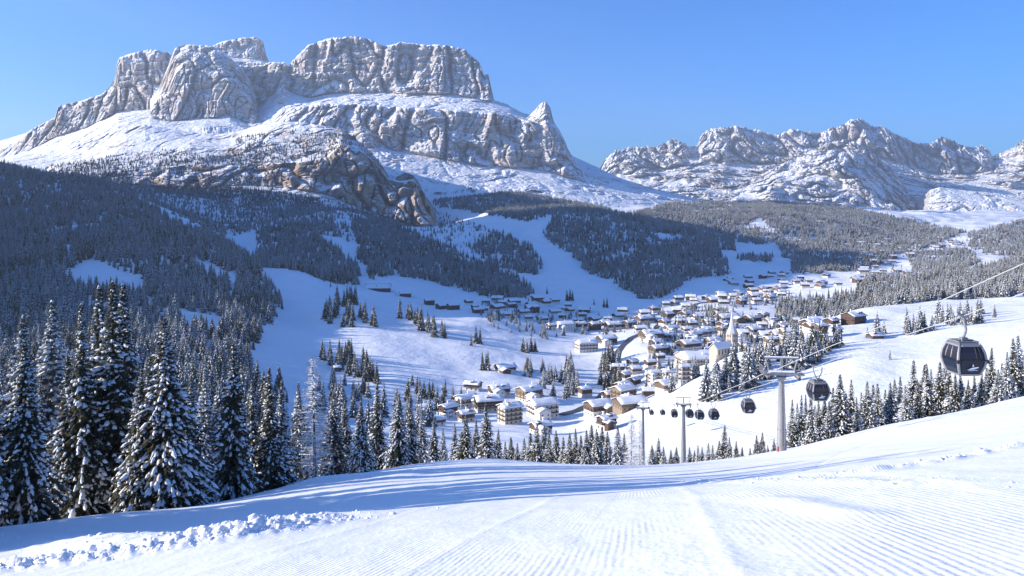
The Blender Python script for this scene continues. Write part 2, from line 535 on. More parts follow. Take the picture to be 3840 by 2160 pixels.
def relief(X, Y, d):
    """real relief added to the smooth ground"""
    z = np.zeros(X.shape)
    P = np.stack([X.ravel(), Y.ravel(), np.zeros(X.size)], 1)
    far = np.clip((d - 260.0) / 600.0, 0, 1).ravel()
    nr = np.clip((150.0 - d) / 100.0, 0, 1).ravel()
    zz = far * (fbm(P / 300.0, 4) * 20.0 + ridged(P / 170.0 + 5.0, 2) * 5.0 + fbm(P / 45.0, 3) * 2.6) * np.clip(d.ravel() / 2500.0 + 0.25, 0, 2.0)
    zz += (1 - far) * fbm(P / 30.0, 3) * 0.9 * np.clip(d.ravel() / 120.0, 0, 1)
    zz += nr * (fbm(P * np.array([1 / 6.0, 1 / 18.0, 1]), 3) * 0.10 * np.clip(d.ravel() / 30, .2, 1) + fbm(P / 1.6, 2) * 0.012)
    u = X.ravel() * math.cos(math.radians(9.2)) - Y.ravel() * math.sin(math.radians(9.2)) + fbm(P / 40.0, 2) * 1.0
    seam = np.exp(-((((u + 1.3) % 4.7) - 2.35) / 0.16) ** 2)
    tilt = (((u + 1.3) % 4.7) / 4.7 - .5)
    zz += nr * np.clip((70 - d.ravel()) / 40.0, 0, 1) * (seam * 0.014 + tilt * 0.004)
    z += zz.reshape(X.shape)
    near = d < 160
    if near.any():
        xn, yn = X[near], Y[near]
        zn = np.zeros(xn.shape)
        for line, hw, ht, wl, ra in BANKS:
            dist, al, tot = seg_dist(xn, yn, line)
            sel = np.abs(dist) < hw * 3
            if not sel.any(): continue
            ds, a_ = dist[sel], al[sel]
            taper = np.clip(a_ / (tot * 0.12), 0, 1) * np.clip((tot - a_) / (tot * 0.15), 0, 1)
            q = np.stack([xn[sel] / wl, yn[sel] / wl, np.zeros(sel.sum())], 1)
            rg = (1 - ra) + ra * (0.5 + 1.3 * fbm(q, 3))
            zn[sel] += ht * np.exp(-(ds / hw) ** 2 * 1.6) * rg * taper
        z[near] += zn
    return z

def ground_z(px, d):
    px = np.asarray(px, float); d = np.asarray(d, float)
    e = ground_e(px, d)
    X = (px - 512) / F * d
    return e * d + relief(np.atleast_1d(X), np.atleast_1d(d * 1.0), np.atleast_1d(d * 1.0)).reshape(X.shape)

def build_sheet(name, px0, px1, npx, d0, d1, nd, mat, label=None):
    pxs = np.linspace(px0, px1, npx)
    ds = np.exp(np.linspace(math.log(d0), math.log(d1), nd))
    PX, D = np.meshgrid(pxs, ds)
    Z = ground_z(PX, D)
    X = (PX - 512) / F * D
    V = np.stack([X, D, Z], 2).reshape(-1, 3)
    o = link(name, mesh_np(name, V, grid_faces(nd, npx), mat, smooth=True))
    tag(o, kind='structure')
    return o, (pxs, ds, Z)

piste, GP = build_sheet('ski_slope', -280, 1300, 620, 2.0, 235.0, 330, M['piste'])
valley, GV = build_sheet('valley_terrain', -280, 1300, 560, 235.0, 6500.0, 460, M['valley'])

def gz(px, d):
    """bilinear lookup of the built ground"""
    px = np.asarray(px, float); d = np.asarray(d, float)
    out = np.zeros(np.broadcast(px, d).shape)
    px, d = np.broadcast_arrays(px, d)
    for (pxs, ds, Z), sel in ((GP, d < 235.0), (GV, d >= 235.0)):
        if not sel.any(): continue
        fx = np.clip((px[sel] - pxs[0]) / (pxs[1] - pxs[0]), 0, len(pxs) - 1.001)
        fy = np.clip(np.log(d[sel] / ds[0]) / math.log(ds[1] / ds[0]), 0, len(ds) - 1.001)
        i, j = fx.astype(int), fy.astype(int)
        a, b = fx - i, fy - j
        out[sel] = (Z[j, i] * (1 - a) + Z[j, i + 1] * a) * (1 - b) + (Z[j + 1, i] * (1 - a) + Z[j + 1, i + 1] * a) * b
    return out

def hit(px, py, dmin=240.0, dmax=6400.0, fallback=None):
    """first ground met by the ray through (px,py) beyond dmin -> (X, Y, Z, d)"""
    ds = np.exp(np.linspace(math.log(dmin), math.log(dmax), 900))
    z = gz(np.full(900, float(px)), ds)
    rows = HZ - F * z / ds
    k = np.nonzero(rows <= py)[0]
    d = ds[k[0]] if len(k) else (fallback or dmax)
    return ((px - 512) / F * d, d, float(gz(px, d)), d)

def at(px, d):
    return ((px - 512) / F * d, d, float(gz(px, d)))

# ------------------------------------------------------------------ mountains
def poly(pts):
    p = np.array(pts, float)
    return p[:, 0], p[:, 1]

def build_loft(name, x0, x1, nx, rows, nrs, mat, cliff=1.0, wl=180.0, zn=6.0, seed=0.0, lean=0.35, flat=0.34, ledge=0.12, jag=0.0):
    """rows: list of (row polyline, distance polyline or number), bottom to top, last one behind the skyline"""
    pxs = np.linspace(x0, x1, nx)
    PY, DD = [], []
    for (pp, dd) in rows:
        PY.append(np.interp(pxs, *poly(pp)))
        DD.append(np.full(nx, float(dd)) if np.isscalar(dd) else np.interp(pxs, *poly(dd)))
    py_all, d_all, st = [], [], []
    for k in range(len(rows) - 1):
        n = nrs[k]
        for j in range(n + (1 if k == len(rows) - 2 else 0)):
            t = j / n
            py_all.append(PY[k] * (1 - t) + PY[k + 1] * t)
            d_all.append(DD[k] * (1 - t) + DD[k + 1] * t)
            st.append(k + t)
    PYg, Dg = np.array(py_all), np.array(d_all)
    nr = len(st)
    PX = np.broadcast_to(pxs, PYg.shape)
    X = (PX - 512) / F * Dg
    Z = (HZ - PYg) / F * Dg
    P = np.stack([X.ravel(), Dg.ravel(), Z.ravel()], 1) + seed
    # vertical buttresses, gullies and facets, pushed out of the wall along the line of sight
    warp = fbm(P / (wl * 2.5), 2)[:, None] * np.array([wl, wl, wl]) * 0.5
    Q = P + warp
    QV = Q * np.array([1.0, 1.0, lean])
    big = ridged(QV / (wl * 2.2), 2)
    mid = ridged(QV / (wl * 0.62) + 31.0, 3)
    gul = -np.clip(1 - np.abs(perlin(QV / (wl * 1.15) + 7.0)) * 4.5, 0, 1) ** 1.4          # gullies
    crk = -np.clip(1 - np.abs(perlin(Q * np.array([1.0, 1.0, lean * .35]) / (wl * 0.36) + 3.0)) * 6.0, 0, 1)   # cracks
    fine = fbm(Q * np.array([1.0, 1.0, 0.7]) / (wl * 0.14), 3)
    stp = wl * 0.40
    fr = ((P[:, 2] + fbm(P / (wl * 1.3) + 11.0, 3) * wl * 0.5) / stp) % 1.0                     # bedding benches
    var = np.clip(0.5 + 1.2 * fbm(P / (wl * 2.0) + 23.0, 2), 0.1, 1.2)
    dy = -(big * wl * 0.50 + mid * wl * 0.22 + gul * wl * 0.50 + crk * wl * 0.22 + fine * wl * 0.09 + fr * var * wl * ledge * 2.2) * cliff
    edge = np.clip(np.arange(nr) / 4.0, 0, 1)[:, None] * np.ones(nx)[None, :]
    gy = np.gradient(Dg, axis=0); gzz = np.gradient(Z, axis=0)
    steep = np.abs(gzz) / (np.hypot(gy, gzz) + 1e-6)          # 1 on walls, 0 on ledges
    for _ in range(5):
        steep[1:-1] = (steep[:-2] + 2 * steep[1:-1] + steep[2:]) / 4
    rough = np.clip(flat * (0.7 + 2.2 * fbm(P / (wl * 1.6) + 61.0, 3).reshape(PYg.shape)), .06, 1)
    amp = rough + (1 - rough) * np.clip((steep - .45) / .35, 0, 1)
    dy = dy.reshape(PYg.shape) * edge * amp
    zz = amp * (fbm(P / (wl * 0.35) + 50, 4).reshape(PYg.shape)) * zn + amp * (fbm(P / (wl * 0.1) + 80, 2).reshape(PYg.shape)) * zn * 0.45
    if jag:
        w_top = np.clip(1 - np.abs(np.array(st) - (len(rows) - 2)) / 0.9, 0, 1)[:, None]
        zz = zz + w_top * jag * (ridged(P * np.array([1, 1, 0]) / (wl * 0.24) + 90, 3).reshape(PYg.shape) - .1)
    Y2 = Dg + dy
    s = Y2 / Dg
    V = np.stack([X * s, Y2, Z * s + zz], 2).reshape(-1, 3)
    o = link(name, mesh_np(name, V, grid_faces(nr, nx), mat, smooth=False))
    tag(o, kind='structure')
    return o, (pxs, V.reshape(nr, nx, 3))

# main massif: skyline of the two upper blocks, the snow terrace and the lower cliffs
SKY = [(-120, 166), (-60, 160), (0, 152), (16, 143), (30, 131), (55, 118), (58, 107), (80, 101.5), (101, 95), (110, 88), (115, 78), (117, 63), (120, 58), (131, 54), (151, 50), (169, 53), (176, 60), (200, 64), (240, 66), (262, 66), (268, 63),
       (284, 63), (288, 67), (296, 58), (308, 46), (330, 38.6), (354, 37), (370, 40), (384, 46.5), (392, 45.7), (400, 42.5), (417, 44.5), (445, 45.8), (465, 50), (471, 56), (479, 62), (484, 76), (488, 74), (492, 92), (494, 101), (505, 104), (517, 111), (530, 116),
       (545, 122), (560, 140), (569, 160), (578, 170), (600, 173), (620, 179), (652, 189), (700, 200)]
UPFOOT = [(-120, 167), (0, 160), (30, 150), (57, 136), (85, 128), (105, 118), (118, 112), (135, 110), (170, 108), (200, 110), (258, 106), (272, 95), (284, 80), (290, 92), (310, 98), (330, 93), (385, 92.5), (400, 93.5), (450, 94), (475, 98), (494, 103), (510, 108), (530, 119), (560, 148), (578, 172), (620, 181), (700, 202)]
TERR = [(-120, 168), (0, 162), (60, 148), (118, 122), (170, 118), (230, 122), (262, 122), (290, 108), (320, 104), (350, 104), (400, 107), (450, 110), (494, 113), (530, 121), (560, 152), (590, 176), (700, 204)]
LOWFOOT = [(-120, 170), (0, 164), (60, 156), (118, 134), (170, 129), (230, 133), (262, 130), (290, 128), (330, 138), (360, 146), (400, 150), (440, 158), (480, 165), (520, 168), (550, 172), (590, 184), (640, 194), (700, 208)]
APRON = [(-120, 176), (0, 168), (60, 164), (118, 150), (170, 146), (260, 150), (330, 165), (400, 180), (480, 188), (560, 194), (620, 203), (700, 214)]
massif, _ = build_loft('rock_massif', -120, 700, 760,
    [([(-120, 215), (700, 225)], 3600), (APRON, [(-120, 4300), (300, 4050), (700, 4100)]), (LOWFOOT, [(-120, 4700), (300, 4500), (700, 4400)]), (TERR, [(-120, 4950), (300, 4680), (530, 4560), (700, 4450)]),
     (UPFOOT, [(-120, 5300), (110, 5150), (300, 5020), (494, 4900), (700, 4500)]), ([(x, y * 0.45 + np.interp(x, *poly(UPFOOT)) * 0.55) for x, y in SKY], [(-120, 5380), (110, 5200), (300, 5110), (494, 4970), (700, 4540)]),
     (SKY, [(-120, 5450), (110, 5260), (300, 5170), (494, 5040), (700, 4600)]), ([(-120, 175), (100, 112), (130, 80), (280, 85), (300, 66), (350, 56), (470, 66), (495, 112), (560, 150), (700, 215)], [(-120, 6100), (300, 5900), (700, 5200)])],
    [14, 50, 64, 40, 44, 44, 26], M['rock'], cliff=1.15, wl=118.0, zn=9.0, jag=10.0, ledge=.13, lean=.2)
# buttress standing in front of the left block, and the tower behind it
buttress, _ = build_loft('rock_buttress', 150, 264, 250,
    [([(150, 150), (264, 150)], 4100), ([(150, 128), (205, 126), (258, 132), (264, 134)], 4450), ([(150, 118), (170, 121), (205, 118), (230, 116), (256, 126), (264, 134)], 4700),
     ([(150, 108), (165, 92), (176, 76), (190, 70), (215, 74), (236, 82), (250, 96), (257, 112), (264, 132)], 4800),
     ([(150, 100), (158, 90), (168, 66), (175, 48), (184, 44.5), (205, 45), (214, 46.5), (226, 54), (240, 66), (250, 80), (256, 95), (259, 112), (264, 130)], 4960),
     ([(150, 110), (185, 62), (215, 64), (264, 140)], 5200)],
    [10, 40, 50, 80, 20], M['rock'], cliff=1.0, wl=100.0, zn=7.0, seed=900.0, ledge=.12, lean=.2)
tower, _ = build_loft('rock_tower', 212, 276, 130,
    [([(212, 120), (276, 120)], 5000), ([(212, 80), (240, 84), (262, 86), (276, 92)], 5180), ([(212, 62), (230, 61), (262, 63), (270, 70), (276, 88)], 5230), ([(212, 57), (230, 57), (262, 60), (269, 66), (276, 86)], 5330),
     ([(212, 46), (222, 41.5), (240, 38), (256, 36.8), (263, 41), (266, 54), (269, 62), (276, 84)], 5400), ([(212, 60), (276, 90)], 5700)],
    [10, 34, 12, 40, 14], M['rock'], cliff=0.7, wl=90.0, zn=6.0, seed=1700.0, ledge=.13, lean=.22)
pinnacle, _ = build_loft('rock_pinnacle', 521, 581, 140,
    [([(521, 150), (545, 158), (570, 164), (581, 176)], 4640), ([(521, 136), (532, 140), (545, 150), (567, 156), (574, 166), (581, 174)], [(521, 4640), (532, 4510), (545, 4470), (560, 4470), (574, 4500), (581, 4640)]),
     ([(521, 126), (530, 121), (545, 122), (556, 128), (566, 145), (574, 160), (581, 172)], [(521, 4650), (534, 4570), (545, 4520), (560, 4520), (574, 4560), (581, 4650)]), ([(521, 121), (528, 117), (534, 111), (540, 104), (545.5, 101.5), (550, 107), (554, 122), (560, 131), (566, 143), (570, 155), (575, 166), (581, 171)], [(521, 4660), (545, 4600), (581, 4660)]), ([(521, 135), (581, 185)], 4850)],
    [10, 50, 44, 14], M['rock'], cliff=0.55, wl=90.0, zn=5.0, seed=2500.0)
# wooded foothill with the ochre cliff band
SUBSKY = [(30, 178), (55, 163), (80, 158), (98, 147), (112, 136), (126, 128), (145, 125), (165, 128), (190, 132), (220, 134), (240, 131), (262, 124), (280, 121.5), (300, 122), (325, 126), (342, 130), (355, 138), (372, 153), (382, 165), (388, 174), (396, 177), (405, 172), (413, 175), (420, 184), (427, 201), (435, 218), (450, 228)]
subpeak, SUB = build_loft('wooded_foothill', 30, 450, 480,
    [([(30, 205), (120, 212), (250, 232), (350, 250), (450, 256)], 2650), ([(30, 186), (100, 184), (180, 190), (240, 185), (290, 188), (326, 194), (345, 203), (365, 211), (390, 219), (412, 225), (428, 228), (450, 240)], 3130),
     ([(30, 183), (80, 174), (150, 168), (200, 164), (240, 166), (290, 162), (326, 158), (342, 143), (358, 148), (375, 162), (388, 178), (400, 181), (414, 179), (424, 192), (436, 220), (450, 232)], 3240),
     ([(30, 182), (60, 170), (110, 160), (150, 156), (190, 148), (230, 150), (270, 142), (320, 136), (342, 134), (358, 142), (374, 157), (390, 180), (424, 194), (450, 228)], 3450),
     (SUBSKY, [(30, 3900), (200, 3850), (300, 3650), (450, 3400)]), ([(30, 195), (150, 150), (300, 140), (450, 240)], 4200)],
    [50, 80, 60, 60, 14], M['rock_ochre'], cliff=0.95, wl=110.0, zn=4.0, seed=3300.0)
# far range across the valley
FSKY = [(590, 185), (598, 174), (604, 163), (612, 155), (632, 149), (644, 148), (655, 149), (662, 147), (672, 141), (682, 144), (690, 149), (697, 147), (702, 137), (710, 131), (728, 129), (736, 128), (748, 130.5), (760, 133), (773, 137), (780, 136), (791, 131), (803, 133), (819, 135), (829, 130.5), (839, 129), (850, 122.5),
        (857, 120.5), (865, 123), (871, 128), (883, 129), (898, 137), (910, 143), (918, 146), (932, 145), (942, 139), (954, 143), (962, 147), (972, 150), (982, 148), (990, 153), (992, 159), (1002, 155), (1012, 150), (1024, 141), (1040, 134), (1070, 128), (1120, 140)]
frange, _ = build_loft('far_mountain_range', 590, 1120, 620,
    [([(590, 220), (1120, 235)], 7000), ([(590, 200), (700, 202), (850, 214), (960, 218), (1120, 214)], 7900), ([(590, 196), (650, 186), (700, 178), (760, 182), (820, 180), (900, 182), (940, 186), (1000, 184), (1120, 180)], 9000),
     ([(590, 192), (620, 172), (660, 170), (705, 162), (760, 164), (830, 158), (880, 156), (930, 172), (970, 174), (1000, 168), (1030, 160), (1120, 160)], [(590, 9600), (930, 9900), (1120, 9500)]), (FSKY, 10200), ([(590, 200), (700, 155), (860, 140), (1000, 165), (1120, 160)], 11200)],
    [20, 60, 60, 70, 20], M['rock_far'], cliff=2.8, wl=230.0, zn=30.0, seed=5200.0, lean=0.22, flat=.6, ledge=.03, jag=52.0)
spur, _ = build_loft('far_mountain_spur', 700, 940, 300,
    [([(700, 225), (940, 240)], 7000), ([(700, 206), (760, 204), (820, 210), (880, 216), (940, 226)], 7500), ([(700, 203), (745, 192), (780, 184), (820, 180), (860, 182), (890, 196), (940, 224)], 8000),
     ([(700, 202), (735, 189), (775, 169), (808, 153), (830, 143.5), (847, 140), (865, 148), (880, 160), (890, 168), (900, 180), (912, 198), (925, 215), (940, 223)], 8700), ([(700, 210), (847, 160), (940, 230)], 9500)],
    [16, 50, 80, 20], M['rock_far'], cliff=2.5, wl=210.0, zn=22.0, seed=7300.0, lean=0.22, flat=.6, ledge=.03, jag=30.0)
right_shoulder, _ = build_loft('far_mountain_shoulder', 900, 1130, 210,
    [([(900, 235), (1130, 240)], [(900, 8600), (925, 7000), (1130, 6500)]), ([(900, 224), (950, 222), (1000, 224), (1130, 226)], [(900, 8600), (930, 7300), (1130, 6900)]), ([(900, 222), (925, 210), (950, 203), (990, 204), (1040, 206), (1130, 206)], [(900, 8600), (930, 7600), (1130, 7300)]), ([(900, 220), (918, 202), (930, 190), (940, 187), (960, 190), (985, 192), (1024, 196), (1130, 198)], [(900, 8700), (930, 7900), (1130, 7700)]), ([(900, 228), (1130, 215)], 8900)],
    [12, 24, 34, 16], M['rock_far'], cliff=0.8, wl=200.0, zn=14.0, seed=8300.0, lean=0.25, flat=.5, ledge=.03)

# the mountain side out of the picture to the left that keeps the valley in shade until noon
def shade_hill():
    Ys = np.array([520, 650, 800, 1000, 1250, 1500, 1900, 2300, 2700, 3050, 3350], float)
    Hc = np.array([-110, -30, 45, 130, 270, 420, 690, 900, 960, 560, 120], float)
    ny, nw = 150, 60
    y = np.linspace(520, 3350, ny)
    hc = np.interp(y, Ys, Hc)
    t = np.linspace(-1, 1, nw)
    Yg, T = np.meshgrid(y, t, indexing='ij')
    H = np.interp(Yg, Ys, Hc)
    Xc = -0.98 * Yg - 30
    half = np.where(T > 0, 0.22 * Yg, 1100.0 + 0 * Yg)
    X = Xc + T * half
    base = -160.0
    shape = np.clip(1 - np.abs(T), 0, 1) ** 0.8
    Z = base - 60 + (H - base + 60) * shape
    P = np.stack([X.ravel(), Yg.ravel(), Z.ravel()], 1)
    Z = Z + (fbm(P / 260.0, 4).reshape(Z.shape) * 60 + ridged(P / 120.0, 3).reshape(Z.shape) * 18) * shape
    o = link('hillside', mesh_np('hillside', np.stack([X, Yg, Z], 2).reshape(-1, 3), grid_faces(ny, nw), M['rock'], smooth=True))
    tag(o, kind='structure')
shade_hill()
# ------------------------------------------------------------------ trees
def spruce_mesh(seed, H=20.0, R=3.4, step=0.36, snow=0.6, full=1.0, droop=0.45, spray=0.42, per=(7, 10)):
    """needle crown (folded sprays on drooping boughs) and the snow lying on the boughs"""
    rg = random.Random(seed)
    nv, nf, sv, sf = [], [], [], []
    lean = (rg.uniform(-.01, .01), rg.uniform(-.01, .01))
    z = H * 0.035
    lop = [rg.uniform(0.62, 1.15) for _ in range(12)]
    bare = [[rg.uniform(.15, 1.25) for _ in range(7)] for _ in range(9)]     # some sides and heights have shed their snow
    while z < H * 0.985:
        t = z / H
        prof = (1 - t) ** 1.12 * (0.90 + 0.10 * math.sin(t * 23 + seed)) * (0.9 + .22 * rg.random())
        if t < 0.1: prof *= 0.75 + 2.5 * t
        nb = rg.randint(*per)
        a0 = rg.uniform(0, 6.28)
        for b in range(nb):
            a = a0 + 6.283 * b / nb + rg.uniform(-.3, .3)
            L = R * prof * lop[int((a % 6.283) / 6.283 * 12) % 12] * rg.uniform(0.70, 1.12) * full + 0.06
            dz0 = rg.uniform(-0.15, 0.15)
            dr = droop * (0.55 + 0.75 * (1 - t)) * rg.uniform(0.75, 1.25)
            up = 0.30 * t + rg.uniform(-.05, .1)
            ca, sa = math.cos(a), math.sin(a)
            def bp(s):
                r = L * s
                return (lean[0] * z + ca * r, lean[1] * z + sa * r, z + dz0 + up * r - dr * L * s * s * 0.9 + 0.10 * L * s ** 4)
            ns = max(2, int(L / 0.36))
            for k in range(ns):
                s = (k + rg.uniform(0.2, 0.9)) / ns
                if s < 0.12 and L > 1: continue
                x, y, zz = bp(s)
                for side in (-1, 1):
                    ln = spray * 1.15 * (0.55 + 0.75 * (1 - s)) * rg.uniform(0.7, 1.3) * min(1.0, 0.22 + L * 0.45)
                    aa = a + side * rg.uniform(0.5, 1.15)
                    dx, dy = math.cos(aa) * ln, math.sin(aa) * ln
                    dd = -ln * rg.uniform(0.35, 1.0)
                    w = ln * rg.uniform(0.28, 0.42)
                    px_, py_ = -math.sin(aa) * w, math.cos(aa) * w
                    i = len(nv)
                    nv += [(x, y, zz), (x + dx * .55 + px_, y + dy * .55 + py_, zz + dd * .45 - w * .5), (x + dx, y + dy, zz + dd), (x + dx * .55 - px_, y + dy * .55 - py_, zz + dd * .45 - w * .5)]
                    nf += [(i, i + 1, i + 2), (i, i + 2, i + 3)]
            # tip spray
            x, y, zz = bp(1.0); x1, y1, z1 = bp(0.72)
            w = 0.10 + 0.05 * L
            i = len(nv)
            nv += [(x1, y1, z1), (x - sa * w, y + ca * w, zz - .1), (x + ca * .25, y + sa * .25, zz - .18), (x + sa * w, y - ca * w, zz - .1)]
            nf += [(i, i + 1, i + 2), (i, i + 2, i + 3)]
            # snow pads: a few uneven clumps along the bough
            s_ = rg.uniform(0.10, 0.30)
            while s_ < 0.98:
                ln_ = rg.uniform(0.3, 1.05) / max(L, .5)
                if rg.random() < snow * bare[int(t * 8.99)][int((a % 6.283) / 6.2832 * 7) % 7] * (0.75 + 0.4 * s_):
                    s1 = min(1.04, s_ + ln_)
                    n = 3
                    wid = rg.uniform(0.085, 0.21) * (0.6 + 0.40 * min(L, 3.0)) * (1.15 - 0.5 * s_)
                    prev = None
                    off = rg.uniform(-.5, .5) * wid
                    for k in range(n + 1):
                        s2 = s_ + (s1 - s_) * k / n
                        x, y, zz = bp(s2)
                        x += -sa * off; y += ca * off
                        e = (0.35, 1.0, .9, .2)[k] * rg.uniform(.75, 1.2)
                        ww, hh = wid * e, (0.05 + 0.55 * wid) * e
                        i = len(sv)
                        sv += [(x - sa * ww, y + ca * ww, zz - ww * .7), (x - sa * ww * .45, y + ca * ww * .45, zz + hh * .8), (x + sa * ww * .45, y - ca * ww * .45, zz + hh), (x + sa * ww, y - ca * ww, zz - ww * .6)]
                        if prev is not None:
                            for q in range(3):
                                sf.append((prev + q, i + q, i + q + 1)); sf.append((prev + q, i + q + 1, prev + q + 1))
                        prev = i
                s_ += ln_ * rg.uniform(.7, 1.3)
        z += step * rg.uniform(0.7, 1.25) * (1.15 - 0.45 * t)
    # leader shoot
    i = len(nv)
    nv += [(lean[0] * H - .08, lean[1] * H, H * .965), (lean[0] * H + .08, lean[1] * H, H * .965), (lean[0] * H, lean[1] * H + .08, H * .965), (lean[0] * H, lean[1] * H, H * 1.01)]
    nf += [(i, i + 1, i + 3), (i + 1, i + 2, i + 3), (i + 2, i, i + 3)]
    return (np.array(nv), np.array(nf)), (np.array(sv), np.array(sf))

def larch_mesh(seed, H=20.0, R=3.4):
    """almost bare, hoar-frosted larch: thin twigs with snow on their upper side"""
    rg = random.Random(seed)
    tw, sn = MB(), MB()
    z = H * .12
    while z < H * .97:
        t = z / H
        for b in range(rg.randint(5, 7)):
            a = rg.uniform(0, 6.28)
            L = R * (1 - t) ** .8 * rg.uniform(.7, 1.1) + .2
            pts = [Vector((math.cos(a) * L * s, math.sin(a) * L * s, z - L * (0.28 * s - .12 * s * s))) for s in (0, .35, .7, 1)]
            tw.tube(pts, [.035, .028, .02, .01], 3, False)
            sn.tube([p + Vector((0, 0, .035)) for p in pts], [.03, .045, .04, .015], 3, False)
            for s in np.arange(.2, 1, .45 / max(L, .6)):
                p = pts[0].lerp(pts[3], s)
                for side in (-1, 1):
                    aa = a + side * rg.uniform(.6, 1.2)
                    q = p + Vector((math.cos(aa), math.sin(aa), rg.uniform(-.7, -.15))) * rg.uniform(.3, .7)
                    (tw if rg.random() < .55 else sn).tube([p, q], [.022, .008], 3, False)
        z += rg.uniform(.22, .4)
    f = lambda m: (np.array(m.v), [x for x in m.f])
    return tw, sn

def trunk_mesh(H, r, name='trunk', mat=None):
    m = MB()
    m.tube([(0, 0, -1.0), (0, 0, H * .02), (0, 0, H * .3), (0.03, 0, H * .65), (0, 0, H * .99)], [r * 1.35, r, r * .75, r * .4, .02], 7)
    return m.mesh(name, mat or M['bark'], True)

def ordinal(n):
    ones = ['', 'first', 'second', 'third', 'fourth', 'fifth', 'sixth', 'seventh', 'eighth', 'ninth', 'tenth', 'eleventh', 'twelfth', 'thirteenth', 'fourteenth', 'fifteenth', 'sixteenth', 'seventeenth', 'eighteenth', 'nineteenth']
    tens = {2: 'twent', 3: 'thirt', 4: 'fort', 5: 'fift', 6: 'sixt', 7: 'sevent', 8: 'eight'}
    if n < 20: return ones[n]
    t = tens[n // 10]
    return t + 'ieth' if n % 10 == 0 else t + 'y-' + ones[n % 10]
ORD = [ordinal(k + 1) for k in range(89)]

HERO = []
for k, (R, snw, dr, sp) in enumerate(((5.2, .74, .50, .52), (4.6, .80, .55, .48), (5.9, 1.0, .70, .55), (4.2, .60, .44, .48), (5.0, .98, .48, .42), (4.8, .66, .62, .50), (5.5, .86, .40, .50), (4.0, .78, .58, .46))):
    (nv, nf), (sv, sf) = spruce_mesh(100 + k, 20.0, R, 0.34, snw, 1.0, dr, sp, (8, 11))
    HERO.append((trunk_mesh(20.0, .26), mesh_np('crown', nv, nf, M['needle2'] if k in (4, 6) else M['needle']), mesh_np('snow_load', sv, sf, M['tsnow'], smooth=True)))
_tw, _sn = larch_mesh(300, 20, 3.0)
LARCH = (trunk_mesh(20.0, .24), _tw.mesh('crown', M['twig']), _sn.mesh('snow_load', M['tsnow']))

def lod_mesh(seed, H=20.0, R=3.3, levels=15, snow=.5, mats=None):
    """small conifer for far woods: layered boughs, dark below and snow-laden above"""
    rg = random.Random(seed)
    v, f, mi = [], [], []
    for l in range(levels):
        t = (l + rg.uniform(0, .5)) / levels
        z = H * (.05 + .93 * t)
        L = R * (1 - t) ** .92 * rg.uniform(.85, 1.12) + .22
        nb = 9 if t < .6 else 6
        a0 = rg.uniform(0, 6.28)
        th = H / levels * 1.25
        for b in range(nb):
            a = a0 + 6.283 * b / nb + rg.uniform(-.2, .2)
            LL = L * rg.uniform(.75, 1.15)
            da = 3.6 / nb
            tip = (math.cos(a) * LL, math.sin(a) * LL, z - LL * .42)
            lft = (math.cos(a + da) * LL * .62, math.sin(a + da) * LL * .62, z - LL * .42)
            rgt = (math.cos(a - da) * LL * .62, math.sin(a - da) * LL * .62, z - LL * .42)
            top = (0, 0, z + th * .55)
            i = len(v)
            v += [top, lft, tip, rgt]
            f += [(i, i + 2, i + 1), (i, i + 3, i + 2)]; mi += [0, 0]
            if rg.random() < snow:
                up = .12 + .05 * L
                s0, s1 = rg.uniform(.25, .5), rg.uniform(.8, 1.02)
                P = lambda q, s: (top[0] + (q[0] - top[0]) * s, top[1] + (q[1] - top[1]) * s, top[2] + (q[2] - top[2]) * s + up)
                k1, k2 = rg.uniform(.25, .8), rg.uniform(.25, .8)
                l2 = tuple(tip[q] + (lft[q] - tip[q]) * k1 for q in range(3)); r2 = tuple(tip[q] + (rgt[q] - tip[q]) * k2 for q in range(3))
                i = len(v)
                v += [P(tip, s0), P(l2, s1 * .9), P(tip, s1), P(r2, s1 * .9)]
                f += [(i, i + 2, i + 1), (i, i + 3, i + 2)]; mi += [1, 1]
    return mesh_np('crown', np.array(v), np.array(f), mats, mi)

LOD = []
for k, (R, snw, md) in enumerate(((4.6, .46, 'needle'), (4.0, .60, 'needle'), (4.3, .80, 'needle2'), (5.0, .70, 'needle2'), (3.6, .38, 'needle'), (4.2, .98, 'needle2'))):
    LOD.append((trunk_mesh(20.0, .25), lod_mesh(500 + k, 20.0, R, 16, snw, [M[md], M['tsnow']])))

def put_tree(px, d, h, kind, rot=None, wide=1.0, label='', group=None, name='spruce_tree', cat='tree', z=None):
    """one tree: an Empty at its foot with trunk, crown and snow as parts"""
    X, Y, Z = at(px, d)
    if z is not None: Z = z
    e = link(name, None, None, (X, Y, Z - 0.15), (RNG.normal(0, .013), RNG.normal(0, .013), rot if rot is not None else RNG.uniform(0, 6.28)))
    s = h / 20.0
    e.scale = (s * wide * RNG.uniform(.92, 1.1), s * wide * RNG.uniform(.92, 1.1), s)
    parts = LARCH if kind == 'larch' else (HERO[kind] if kind < 10 else LOD[kind - 10])
    for nm, me in zip(('trunk', 'crown', 'snow_load'), parts):
        o = link(nm, me, e)
        if nm == 'snow_load': o['kind'] = 'stuff'
    tag(e, label, cat, group)
    return e

